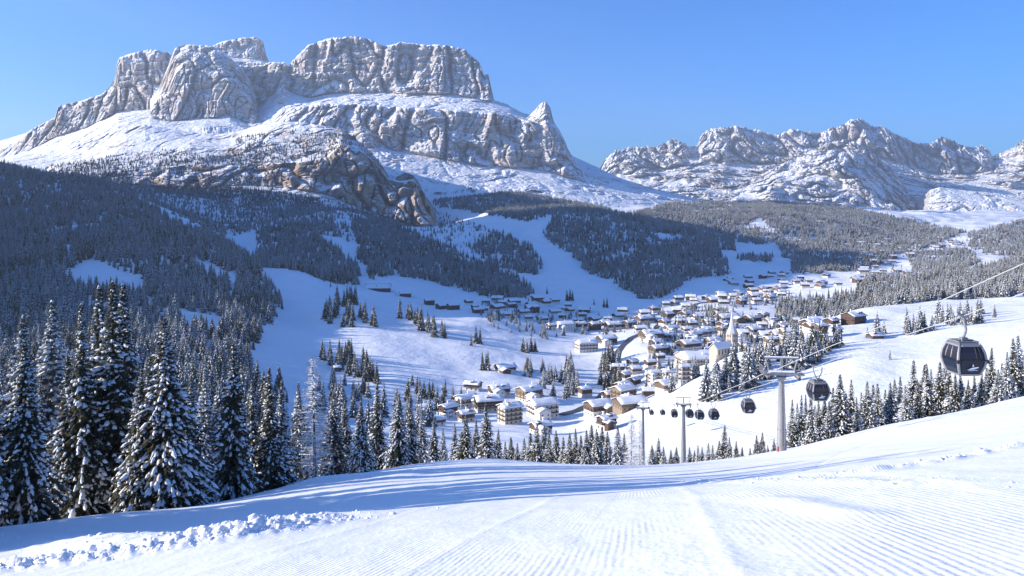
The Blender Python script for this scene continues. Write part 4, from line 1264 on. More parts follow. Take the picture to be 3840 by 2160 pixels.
def house(X, Y, Z, w, dp, h, rot, walls='white', upper=None, label='', group=None, detail=2, pitch=22.0, balc=True, name='chalet', cat='house'):
    """gable house: ridge along local x; local -y long side, +-x gables"""
    global HCOUNT
    HCOUNT += 1
    root = link(name, None, None, (X, Y, Z), (0, 0, rot))
    pt = math.radians(pitch)
    rise = math.tan(pt) * dp / 2
    hs = h * (0.5 if upper else 1.0)
    m = MB()
    if upper:
        m.box((0, 0, (hs - 5) / 2), (w, dp, hs + 5))
        m.obj('wall', M[walls], root)
        m = MB()
        g = .12
        x, y = w / 2 + g, dp / 2 + g
        vs = [(-x, -y, hs), (x, -y, hs), (x, y, hs), (-x, y, hs), (-x, -y, h), (x, -y, h), (x, 0, h + rise), (x, y, h), (-x, y, h), (-x, 0, h + rise)]
        m.add(vs, [(3, 2, 1, 0), (0, 1, 5, 4), (2, 3, 8, 7), (1, 2, 7, 6, 5), (3, 0, 4, 9, 8), (4, 5, 6, 9), (6, 7, 8, 9)])
        m.obj('upper_storey', M[upper], root)
    else:
        x, y = w / 2, dp / 2
        vs = [(-x, -y, -5), (x, -y, -5), (x, y, -5), (-x, y, -5), (-x, -y, h), (x, -y, h), (x, 0, h + rise), (x, y, h), (-x, y, h), (-x, 0, h + rise)]
        m.add(vs, [(3, 2, 1, 0), (0, 1, 5, 4), (2, 3, 8, 7), (1, 2, 7, 6, 5), (3, 0, 4, 9, 8), (4, 5, 6, 9), (6, 7, 8, 9)])
        m.obj('wall', M[walls], root)
    m = MB()
    m.add(*gable_roof(w, dp, h, pt, 1.1, .02, .22))
    roof = m.obj('roof', M['tile'], root)
    m = MB()
    m.add(*(roof_snow(w, dp, h, pt, 1.0, .24, RNG.uniform(.45, .85)) if detail >= 1 else gable_roof(w, dp, h, pt, 1.0, .24, .8)))
    m.obj('snow_cover', M['roofsnow'], roof, smooth=detail >= 1)
    if detail >= 2 and w > 9:
        extras(root, roof, w, dp, h, pt, rise, walls, upper)
    if detail >= 1:
        m = MB()
        cx = RNG.uniform(-.3, .3) * w
        m.box((cx, dp * .12, h + rise + .5), (.9, .8, 2.6))
        m.box((cx, dp * .12, h + rise + 2.0), (1.2, 1.1, .35), mi=1)
        m.obj('chimney', [M['white'], M['roofsnow']], roof)
    if detail >= 2:
        st = max(1, int(h / 2.7))
        faces = [('y', -dp / 2, w), ('x', -w / 2, dp), ('x', w / 2, dp)]
        for ax, off, ln in faces:
            n = max(2, int(ln / 3.4))
            extra = 1 if ax == 'x' else 0
            for s_ in range(st + extra):
                z = 1.5 + s_ * (h / st)
                if s_ >= st: n_ = 1 + (ln > 12)
                else: n_ = n
                for k in range(n_):
                    u = (k + .5) / n_ * ln - ln / 2
                    if s_ >= st: u *= .4
                    g = .16 if (upper and z > hs) else .04
                    if ax == 'y': loc, rz = (u, off - g, z), 0.0
                    else: loc, rz = (off + math.copysign(g, off), u, z), math.pi / 2 if off > 0 else -math.pi / 2
                    wn_ = link('window', WIN, root, loc, (0, 0, rz))
                    if detail >= 3:
                        link('shutter', SHUT, wn_)
        if balc:
            for s_ in range(1, st):
                z = s_ * (h / st) + .2
                m = MB()
                m.box((0, -dp / 2 - .75, z), (w * .92, 1.3, .18))
                m.box((0, -dp / 2 - 1.36, z + .55), (w * .92, .08, .9))
                m.obj('balcony', M['wood'] if walls in ('white', 'cream') else M['darkwood'], root)
                for sx in (-1,):
                    m = MB()
                    m.box((sx * (w / 2 + .7), 0, z), (1.2, dp * .86, .18))
                    m.box((sx * (w / 2 + 1.26), 0, z + .55), (.08, dp * .86, .9))
                    m.obj('balcony', M['wood'] if walls in ('white', 'cream') else M['darkwood'], root)
    tag(root, label, cat, group)
    return root

# the larger houses: (column, foot row, width in columns, storeys, turn deg, walls, upper, label)
HOUSES = [
    (505, 372, 24, 1.6, 24, 'white', 'darkwood', 'highest near chalet alone on the snow knoll'),
    (473, 391, 19, 2.0, -18, 'white', 'darkwood', 'half-buried shaded chalet on the slope above the near village'),
    (466, 407, 25, 2.4, 30, 'white', None, 'white chalet with one huge sunlit roof plane, left of the dark guesthouse'),
    (488, 412, 31, 3.0, 14, 'cream', 'darkwood', 'dark timber guesthouse with lumpy snow roof in the near village'),
    (499, 396, 24, 2.2, 22, 'white', 'wood', 'snow-roofed house directly behind the dark timber guesthouse'),
    (529, 401, 29, 3.2, 38, 'cream', 'tan', 'tan gabled house with white side wall above the apartment houses'),
    (510, 424, 27, 4.2, 30, 'cream', None, 'cream apartment house with four floors of windows'),
    (543, 418, 34, 3.6, 24, 'white', None, 'long white apartment house with balconies right of the cream one'),
    (425, 416, 18, 2.2, 20, 'white', 'darkwood', 'small house at the left end of the near village'),
    (448, 417, 20, 2.6, 42, 'white', 'darkwood', 'dark-gabled chalet third from the left in the near village'),
    (466, 422, 19, 2.2, 28, 'cream', 'wood', 'low chalet with its back to the brow, left of the tall spruces'),
    (437, 426, 19, 1.6, 24, 'white', 'wood', 'low barn-like house nearest the tree line at the left'),
    (541, 434, 25, 1.8, 30, 'white', 'darkwood', 'small chalet with dark gable just above the low spruce row'),
    (599, 416, 31, 2.8, 28, 'white', 'wood', 'brown and white chalet on the snow meadow left of the lift line'),
    (607, 430, 22, 2.4, 34, 'white', 'darkwood', 'square little chalet lowest on the snow meadow'),
    (624, 405, 28, 4.4, 36, 'tan', 'tan', 'tall honey-coloured timber house behind the meadow chalets'),
    (631, 410, 36, 1.8, 20, 'tan', 'wood', 'broad low timber house with a great snow roof beside the lift line'),
    (652, 341, 26, 3.2, 20, 'white', 'wood', 'brown and white hotel at the left of the sunlit village centre'),
    (659, 354, 21, 2.4, 28, 'tan', 'wood', 'tan chalet in front of the brown and white hotel'),
    (690, 350, 26, 2.8, 26, 'white', 'darkwood', 'dark brown chalet midway between the hotel and the church'),
    (704, 337, 22, 2.6, 32, 'white', 'wood', 'chalet with steep dark gable behind the church hall'),
    (714, 345, 19, 2.0, 22, 'cream', 'tan', 'cream house touching the church on its left'),
    (701, 365, 46, 2.4, 12, 'cream', None, 'long hall with cream walls below the church'),
    (729, 322, 26, 2.2, 18, 'cream', 'wood', 'wide snow-roofed house behind the church spire'),
    (753, 322, 20, 2.2, 30, 'wood', 'darkwood', 'dark wooden house up right of the church spire'),
    (772, 324, 17, 2.0, 20, 'white', 'wood', 'little house at the edge of the dark wood right of the church'),
    (756, 335, 20, 2.8, 24, 'white', 'darkwood', 'white-based chalet right of the church tower'),
    (772, 346, 15, 2.0, 14, 'cream', 'tan', 'first of the low sunlit houses in the row right of the church'),
    (785, 345, 14, 1.8, 20, 'white', 'tan', 'second of the low sunlit houses in the row right of the church'),
    (797, 344, 11, 1.8, 16, 'white', None, 'third of the low sunlit houses in the row right of the church'),
    (822, 338, 14, 3.4, 22, 'white', 'wood', 'lone white and brown house against the dark wood'),
    (838, 336, 9, 2.0, 22, 'white', 'wood', 'small outbuilding right of the lone white and brown house'),
    (655, 386, 14, 4.4, 12, 'white', None, 'left of three tall white apartment blocks'),
    (670, 385, 15, 4.2, 12, 'white', None, 'middle of three tall white apartment blocks'),
    (685, 384, 13, 4.0, 12, 'white', None, 'right of three tall white apartment blocks'),
    (671, 332, 15, 2.0, 26, 'cream', 'wood', 'low house right behind the brown and white hotel'),
    (688, 333, 13, 2.0, 16, 'white', 'wood', 'low house between the hotel and the steep dark gable'),
    (645, 324, 20, 3.0, 24, 'white', 'wood', 'half-shaded brown and white house at the shadow edge'),
    (587, 352, 24, 3.8, 14, 'white', None, 'big white hotel below the shaded village'),
    (607, 346, 22, 3.2, 22, 'white', 'darkwood', 'brown-gabled wing right of the big white hotel'),
    (566, 330, 20, 3.0, 16, 'white', None, 'white house at the left of the shaded hotel row'),
    (581, 330, 14, 3.2, 26, 'white', 'darkwood', 'dark-gabled house second in the shaded hotel row'),
    (595, 330, 14, 3.2, 30, 'darkwood', 'darkwood', 'dark timber house third in the shaded hotel row'),
    (614, 330, 20, 3.0, 18, 'white', 'darkwood', 'white and brown house fourth in the shaded hotel row'),
    (630, 328, 16, 3.0, 34, 'darkwood', 'darkwood', 'dark house at the right end of the shaded hotel row'),
    (532, 312, 16, 3.0, 18, 'darkwood', 'darkwood', 'large dark house at the foot of the ski run'),
    (538, 302, 14, 2.6, 24, 'wood', 'darkwood', 'brown house above the large dark house at the ski run'),
    (453, 310, 14, 2.6, 28, 'darkwood', 'darkwood', 'dark peaked chalet in the middle of the shaded meadow row'),
    (429, 305, 12, 2.8, 22, 'darkwood', 'darkwood', 'dark peaked chalet left in the shaded meadow row'),
    (475, 310, 9, 2.2, 30, 'darkwood', 'darkwood', 'smaller dark chalet right in the shaded meadow row'),
    (377, 291, 27, 1.8, 6, 'darkwood', 'darkwood', 'long dark farm building under the big wood'),
    (405, 297, 13, 2.0, 14, 'darkwood', 'darkwood', 'dark barn right of the long farm building'),
    (555, 304, 11, 2.4, 20, 'white', 'wood', 'small white and brown house right of the ski run houses'),
    (877, 339, 15, 0.9, 8, 'wood', 'darkwood', 'low snow-buried hut in the middle of the sunlit slope'),
    (964, 319, 9, 0.9, 14, 'wood', 'darkwood', 'small hut beside the spruces at the top of the sunlit slope'),
    (337, 372, 9, 1.4, 20, 'wood', 'darkwood', 'tiny hut among the trees low on the snowfield'),
]
FOOT = []
for px, py, wpx, st, tr, wl, up, lab in HOUSES:
    X, Y, Z, d = hit(px, py, 330.0)
    # seen width: a house turned by tr shows w*cos+dp*sin
    ext = wpx * d / F
    t = math.radians(tr)
    ratio = 0.72 if wpx > 12 else .85
    w = ext / (math.cos(t) + ratio * math.sin(abs(t))) - 1.2
    w = max(5.0, w)
    house(X, Y + w * .25, Z, w, max(5.0, w * ratio), st * 2.8, t, wl, up, lab, 'larger village houses', detail=2 if d < 1000 else (2 if wpx > 14 else 1), balc=d < 1000 and st >= 2)
    FOOT.append((X, Y + w * .25, w))

# smaller houses, told apart only by where they stand
def small_houses(n, pol, wm, group, labs, dmin=600.0, detail=1):
    xs = [p[0] for p in pol]; ys = [p[1] for p in pol]
    k = tries = 0
    made = []
    while k < n and tries < 8000:
        tries += 1
        x, y = RNG.uniform(min(xs), max(xs)), RNG.uniform(min(ys), max(ys))
        if not inside(np.array(x), np.array(y), pol): continue
        X, Y, Z, d = hit(x, y, dmin)
        w = RNG.uniform(*wm)
        if any((X - a) ** 2 + ((Y - b) * .6) ** 2 < (w * .62 + c * .55 + 2) ** 2 for a, b, c in FOOT): continue
        FOOT.append((X, Y, w))
        wl, up = [('white', 'darkwood'), ('white', 'wood'), ('darkwood', 'darkwood'), ('cream', 'wood'), ('white', 'darkwood')][int(RNG.integers(5))]
        made.append((x, wl != 'darkwood', house(X, Y, Z, w, w * RNG.uniform(.7, .95), RNG.uniform(4.6, 8.0), math.radians(RNG.uniform(-15, 45)), wl, up, '', group, detail)))
        k += 1
    for pl in (True, False):
        for i, (x, _, o) in enumerate(sorted([q for q in made if q[1] == pl], key=lambda q: q[0])):
            tag(o, labs[0 if pl else 1].format(ORD[i]), 'house')
small_houses(70, P((1060, 770), (1200, 765), (1330, 745), (1420, 770), (1600, 790), (1700, 760), (1850, 735), (1970, 715), (2010, 735), (1900, 770), (1800, 800), (1640, 840), (1400, 830), (1300, 800), (1200, 790)), (11, 19), 'crowded houses of the shaded far village', ('plastered chalet, {} from the left, among the crowded snowy roofs of the shaded village', 'dark timber chalet, {} from the left, among the crowded snowy roofs of the shaded village'))
small_houses(24, P((1600, 870), (1620, 840), (1780, 800), (1900, 790), (2020, 830), (1960, 870), (1850, 880), (1700, 890)), (10, 16), 'sunlit village houses round the church', ('sunlit plastered chalet, {} from the left, in the village centre round the church', 'sunlit dark timber chalet, {} from the left, in the village centre round the church'), 600, 2)
small_houses(18, P((1500, 1040), (1450, 1000), (1600, 900), (1720, 900), (1740, 960), (1640, 1010)), (8, 13), 'low houses below the village centre', ('low plastered house, {} from the left, in the wooded dip below the village centre', 'low dark timber house, {} from the left, in the wooded dip below the village centre'), 450, 1)
small_houses(50, P((2130, 605), (2300, 600), (2420, 605), (2440, 625), (2330, 640), (2250, 660), (2170, 690), (2100, 690), (2150, 640)), (13, 24), 'houses of the hamlet far up the valley', ('tiny plastered house, {} from the left, in the hamlet far up the valley', 'tiny dark timber house, {} from the left, in the hamlet far up the valley'), 1500, 0)
small_houses(14, P((1880, 800), (1960, 800), (2100, 830), (2180, 850), (2090, 870), (1960, 865)), (10, 16), 'sunlit houses right of the church', ('plastered house, {} from the left, among the low sunlit houses right of the church', 'dark timber house, {} from the left, among the low sunlit houses right of the church'), 700, 2)
small_houses(22, P((1850, 745), (2000, 700), (2200, 690), (2250, 672), (2300, 690), (2100, 720), (1960, 745)), (12, 18), 'houses strung along the valley floor', ('plastered house, {} from the left, strung along the valley floor', 'dark timber house, {} from the left, strung along the valley floor'), 1200, 0)
small_houses(16, P((1780, 720), (1900, 690), (2000, 690), (2020, 710), (1930, 730)), (12, 18), 'houses along the foot of the far wood', ('plastered house, {} from the left, strung along the foot of the far wood', 'dark timber house, {} from the left, strung along the foot of the far wood'), 1200, 0)
print('houses', HCOUNT)

# --- church with pointed spire
def church():
    X, Y, Z, d = hit(732, 354.5, 600.0)
    root = link('church', None, None, (X, Y, Z), (0, 0, math.radians(32)))
    a = 6.4
    eave = (354.5 - 333.5) / F * d
    tip = (354.5 - 309.0) / F * d
    m = MB(); m.box((0, 0, eave / 2 - 2), (a, a, eave + 4)); tw = m.obj('tower', M['stone'], root)
    for k, zz in enumerate((.28, .55, .80)):
        m = MB(); m.box((0, 0, eave * zz), (a + .35, a + .35, .45)); m.obj('cornice', M['stone'], tw)
    for s_ in range(4):
        an = s_ * math.pi / 2
        for zz in (.40, .67, .90):
            for u in ((-1.1, 1.1) if zz > .6 else (0,)):
                p = Vector((u, -a / 2 - .04, eave * zz)); p.rotate(Matrix.Rotation(an, 3, 'Z'))
                o = link('window', WIN, tw, p, (0, 0, an)); o.scale = (1.0, 1, 1.5)
    r0, n = a * .62, 8
    rings = []
    for f, r in ((0, r0 * 1.12), (.06, r0), (.28, r0 * .56), (.62, r0 * .26), (1.0, .06)):
        rings.append([(r * math.cos(6.283 * (j + .5) / n), r * math.sin(6.283 * (j + .5) / n), eave + .3 + (tip - eave) * f) for j in range(n)])
    m = MB(); m.loft(rings); sp = m.obj('spire', simple_mat('pale_spire', (0.55, 0.55, 0.56), .6, .12, .5), root)
    m = MB(); m.tube([(0, 0, tip), (0, 0, tip + 3.2)], .09, 5); m.tube([(-.7, 0, tip + 2.2), (.7, 0, tip + 2.2)], .08, 5); m.obj('cross', M['darkwood'], sp)
    # nave
    w, dp, h = 17.0, 8.5, 6.5
    ox = -w / 2 - a / 2
    rise = math.tan(math.radians(42)) * dp / 2
    x0, x1, y = ox - w / 2, ox + w / 2, dp / 2
    m = MB()
    m.add([(x0, -y, -5), (x1, -y, -5), (x1, y, -5), (x0, y, -5), (x0, -y, h), (x1, -y, h), (x1, 0, h + rise), (x1, y, h), (x0, y, h), (x0, 0, h + rise)],
          [(3, 2, 1, 0), (0, 1, 5, 4), (2, 3, 8, 7), (1, 2, 7, 6, 5), (3, 0, 4, 9, 8), (4, 5, 6, 9), (6, 7, 8, 9)])
    m.obj('nave', M['stone'], root)
    m = MB(); m.add(*gable_roof(w, dp, h, math.radians(42), .5, .05, .3)); rf = m.obj('roof', M['tile'], root, loc=(ox, 0, 0))
    m = MB(); m.add(*gable_roof(w, dp, h, math.radians(42), .45, .33, .8)); m.obj('snow_cover', M['roofsnow'], rf)
    for k in range(5):
        o = link('window', WIN, root, (x0 + (k + .6) * w / 5.2, -y - .05, h * .58)); o.scale = (1.1, 1, 2.6)
    tag(root, 'stone church with square tower and tall pointed pale spire', 'church')
church()

# --- snow cannon on the sunlit slope
def cannon(px, py, label):
    X, Y, Z, d = hit(px, py, 330.0)
    root = link('snow_cannon', None, None, (X, Y, Z), (0, 0, .6))
    m = MB(); m.box((0, 0, .1), (1.6, 1.6, .5)); m.obj('base', M['darkwood'], root)
    m = MB(); m.tube([(0, 0, .2), (0, 0, 3.2)], [.16, .12], 8); m.obj('mast', M['tile'], root)
    m = MB(); m.tube([(0, -1.0, 3.3), (0, -.7, 3.4), (0, .6, 3.75), (0, 1.1, 3.9)], [.55, .62, .55, .42], 12); m.obj('barrel', M['cream'], root)
    m = MB(); m.box((.7, -.2, 2.3), (.5, .5, .9)); m.obj('control_box', M['wood'], root)
    tag(root, label, 'snow cannon')
cannon(806, 358, 'snow cannon on a mast at the left end of the sunlit slope')
cannon(716, 384, 'snow cannon on a mast low beside the lift line')

# --- village road, a ribbon laid on the ground
def road(pts, width, name, label):
    P3 = []
    for px, py in pts:
        X, Y, Z, d = hit(px, py, 600.0)
        P3.append((X, Y))
    P3 = np.array(P3)
    t = np.linspace(0, len(P3) - 1, 90)
    xs, ys = np.interp(t, np.arange(len(P3)), P3[:, 0]), np.interp(t, np.arange(len(P3)), P3[:, 1])
    for _ in range(6):
        xs[1:-1] = (xs[:-2] + xs[1:-1] * 2 + xs[2:]) / 4; ys[1:-1] = (ys[:-2] + ys[1:-1] * 2 + ys[2:]) / 4
    tx, ty = np.gradient(xs), np.gradient(ys)
    L = np.hypot(tx, ty); nx, ny = -ty / L, tx / L
    V = []
    for u in (-1, -.5, 0, .5, 1):
        x, y = xs + nx * u * width / 2, ys + ny * u * width / 2
        V.append(np.stack([x, y, gz(512 + F * x / y, y) + .55], 1))
    V = np.stack(V, 1).reshape(-1, 3)
    o = link(name, mesh_np(name, V, grid_faces(90, 5), M['road'], smooth=True))
    tag(o, kind='structure')
road([(618, 352), (626, 343), (634, 337), (645, 333), (658, 326), (672, 316), (690, 308), (715, 301)], 9.0, 'village_road', '')
road([(560, 420), (580, 410), (600, 399), (612, 380), (616, 362), (618, 352)], 8.0, 'village_road', '')
# ------------------------------------------------------------------ gondola lift
M['navy'] = simple_mat('navy_paint', (0.009, 0.015, 0.030), 0.35, 0.1, 1.0, spec=0.3)
M['tint'] = simple_mat('tinted_glass', (0.03, 0.028, 0.038), 0.2, 0.25, 0.8, spec=0.35)
M['alu'] = simple_mat('grey_aluminium', (0.26, 0.26, 0.27), 0.5, 0.12, 1.0, metal=0.3)
M['steel'] = simple_mat('galvanised_steel', (0.27, 0.275, 0.28), 0.6, 0.18, 0.8, metal=0.35, spec=0.4)
M['dark'] = simple_mat('dark_rubber', (0.03, 0.03, 0.032), 0.6, 0.2, 1.0)
M['logo'] = simple_mat('pale_logo', (0.72, 0.78, 0.82), 0.5, 0.05, 1.0)
M['rope'] = simple_mat('lift_rope', (0.50, 0.50, 0.50), 0.6, 0.15, 1.0, metal=0.2)
M['red'] = simple_mat('red_marker', (0.55, 0.03, 0.03), 0.6, 0.1, 1.0)

LX = lambda Y, side: 24.0 + 0.12 * Y + side * 2.05
_ry = [-30, 0, 20, 42, 59, 80, 100, 109, 114, 130, 150, 175, 199, 230, 256, 260, 300, 350, 411, 480]
_rz = [19, 9.0, 3.4, -3.2, -8.5, -14.6, -20.6, -23.4, -24.6, -29.6, -35.4, -43.0, -50.0, -58.4, -65.0, -66.0, -76.5, -89.5, -105.5, -121]
RZ = lambda Y: float(np.interp(Y, _ry, _rz))

for side, nm in ((1, 'haul rope carrying the big near gondola, lower in the picture'), (-1, 'thick pale haul rope rising to the upper right edge')):
    m = MB()
    ys = np.concatenate([np.linspace(-30, 120, 60), np.linspace(125, 480, 60)])
    m.tube([(LX(y, side), y, RZ(y)) for y in ys], [0.022 + 0.00018 * max(y, 0) for y in ys], 6)
    tag(m.obj('lift_cable', M['rope'], smooth=True), nm, 'cable', 'haul ropes of the gondola lift')

def cab_ring(s, z, sx=1.0, sy=1.0):
    """rounded-corner plan of the cabin at one height"""
    a, b, c = 1.08 * s * sx, 1.12 * s * sy, 0.30 * s
    return [(-a + c, -b, z), (a - c, -b, z), (a, -b + c, z), (a, b - c, z), (a - c, b, z), (-a + c, b, z), (-a, b - c, z), (-a, -b + c, z)]
PROF = [(0.00, .70), (0.10, .76), (0.45, .90), (0.95, 1.0), (1.15, 1.0), (1.60, .93), (2.02, .78), (2.16, .70)]

def make_cabin():
    parts = {}
    m = MB(); m.loft([cab_ring(s, z) for z, s in PROF[:5]]); parts['cabin_shell'] = m.mesh('cabin_shell', M['navy'], False)
    m = MB(); m.loft([cab_ring(s * .995, z) for z, s in ((1.15, 1.0), (1.60, .93), (2.02, .78))]); parts['window_band'] = m.mesh('window_band', M['tint'], False)
    m = MB(); m.loft([cab_ring(.82, 2.0), cab_ring(.78, 2.12), cab_ring(.55, 2.24)]); parts['roof'] = m.mesh('roof', M['alu'], False)
    m = MB(); m.loft([cab_ring(.72, -.09), cab_ring(.78, -.06), cab_ring(.78, .06), cab_ring(.72, .08)]); parts['floor_skirt'] = m.mesh('floor_skirt', M['alu'], False)
    def at_prof(fx, fy, z, off=1.02):
        s = np.interp(z, [p[0] for p in PROF], [p[1] for p in PROF]) * off
        return (fx * 1.08 * s, fy * 1.12 * s, z)
    pil = []
    for fx in (-1, 1):
        for fy in (-1, 1):
            m = MB()
            m.tube([at_prof(fx * .93, fy * .93, z, 1.0) for z in (0.02, .25, .6, .95, 1.2, 1.6, 1.95, 2.2)], [.10, .10, .105, .11, .11, .10, .09, .07], 6)
            pil.append(m.mesh('corner_pillar', M['alu'], True))
    parts['pillars'] = pil
    mul = []
    for fx, fy in ((.28, -1), (.55, -1), (-1, -.25), (-1, .35), (1, -.25), (1, .35)):
        m = MB()
        m.tube([at_prof(fx, fy, z, 1.012) for z in (1.16, 1.4, 1.7, 2.0)], .045, 5)
        mul.append(m.mesh('mullion', M['dark'] if fy == -1 else M['alu'], True))
    parts['mullions'] = mul
    m = MB()
    for f in (-1, 1):
        m.tube([at_prof(-.93, f, 1.06, 1.015), at_prof(.93, f, 1.06, 1.015)], .04, 5)
    parts['belt'] = m.mesh('belt_rail', M['dark'])
    bum = []
    for fx in (-1, 1):
        m = MB(); m.box(at_prof(fx * .97, -.95, .98, 1.03), (.16, .22, .24)); bum.append(m.mesh('bumper', M['dark']))
    parts['bumpers'] = bum
    m = MB()
    pts = [(-.7, -.62, 2.30), (.7, -.62, 2.30), (.7, .62, 2.30), (-.7, .62, 2.30), (-.7, -.62, 2.30)]
    for p, q in zip(pts[:-1], pts[1:]): m.tube([p, q], .05, 5)
    for x, y, z in pts[:4]: m.tube([(x, y, z), (x * .95, y * .95, 2.12)], .05, 5)
    m.tube([(-.7, 0, 2.30), (.7, 0, 2.30)], .06, 5)
    parts['rail'] = m.mesh('roof_rail', M['alu'])
    m = MB(); m.box((0, 0, 2.40), (.42, .38, .26)); m.tube([(-.34, 0, 2.36), (.34, 0, 2.36)], .07, 6); parts['mount'] = m.mesh('hanger_mount', M['steel'])
    # emblem on the front panel: low boat-like swoosh with a small peak above it
    y = -1.12 * .955
    m = MB()
    m.add([(-.42, y - .05, .40), (.10, y - .05, .44), (.44, y - .05, .56), (.40, y - .05, .62), (-.10, y - .05, .56), (-.25, y - .05, .47)], [(0, 1, 2, 3, 4, 5)])
    m.add([(-.05, y - .06, .64), (.10, y - .06, .64), (.06, y - .06, .74), (.02, y - .06, .84), (-.03, y - .06, .72)], [(0, 1, 2, 3, 4)])
    m.add([(-.30, y - .045, .34), (.34, y - .045, .36), (.34, y - .045, .39), (-.30, y - .045, .37)], [(0, 1, 2, 3)])
    parts['logo'] = m.mesh('emblem', M['logo'])
    return parts
CAB = make_cabin()

def hanger(top, two):
    m = MB()
    if two:
        m.tube([(-.55, 0, top + .05), (-.58, 0, top - .25), (-.52, 0, 3.3), (-.28, 0, 2.75), (-.1, 0, 2.45)], .075, 6)
        m.tube([(.55, .1, top - .25), (.52, .1, 3.25), (.25, .1, 2.72), (.1, .05, 2.45)], .06, 6)
    else:
        m.tube([(-.15, 0, top), (.02, 0, top - .06), (.06, 0, top - .5), (.18, 0, 3.1), (.12, 0, 2.8), (-.02, 0, 2.5)], [.085, .1, .10, .095, .09, .09], 7)
    return m.mesh('hanger_arm', M['steel'], True)

def gondola(Y, side, label, turn=0.0, two=False, small=False):
    drop = 4.15
    z = RZ(Y) - drop
    root = link('gondola_cabin', None, None, (LX(Y, side), Y, z), (0, 0, turn))
    sc = 1.02
    root.scale = (sc, sc, sc)
    top = drop / sc
    for nm in ('cabin_shell', 'window_band', 'roof', 'floor_skirt'):
        o = link(nm, CAB[nm], root)
        if nm == 'cabin_shell': shell = o
        if nm == 'window_band': band = o
        if nm == 'roof': rf = o
    for me in CAB['pillars']: link('corner_pillar', me, root)
    link('belt_rail', CAB['belt'], root)
    link('emblem', CAB['logo'], shell)
    if not small:
        for me in CAB['mullions']: link('mullion', me, band)
        for me in CAB['bumpers']: link('bumper', me, shell)
    link('roof_rail', CAB['rail'], rf)
    link('hanger_mount', CAB['mount'], rf)
    h = link('hanger_arm', hanger(top, two), root)
    m = MB()
    ox = -.55 if two else -.15
    m.tube([(ox - .45, -.15, top + .16), (ox + .45, .1, top + .02)], .10, 6)
    m.box((ox, 0, top + .02), (.35, .3, .18))
    m.obj('grip', M['steel'], h)
    tag(root, label, 'gondola', 'dark gondola cabins on the lift')
gondola(59, 1, 'big near gondola cabin with emblem above the right-hand spruces', turn=math.radians(2))
gondola(100, 1, 'second nearest gondola cabin just right of the big pylon', turn=math.radians(2), two=True)
gondola(150, 1, 'gondola cabin just left of the big pylon shaft', turn=math.radians(0), two=True)
gondola(199, 1, 'gondola cabin midway between the middle and the big pylon', turn=math.radians(4), two=True)
gondola(230, 1, 'small gondola cabin hanging lowest right of the middle pylon', turn=math.radians(8), small=True, two=True)
gondola(258, 1, 'small gondola cabin touching the right side of the middle pylon', turn=math.radians(4), small=True)
gondola(268, -1, 'small gondola cabin just left of the middle pylon', turn=math.radians(-4), small=True)
gondola(387, 1, 'tiny gondola cabin between the thin and the middle pylon', turn=math.radians(6), small=True)
gondola(411, -1, 'tiny gondola cabin right beside the thin pylon', turn=math.radians(4), small=True)

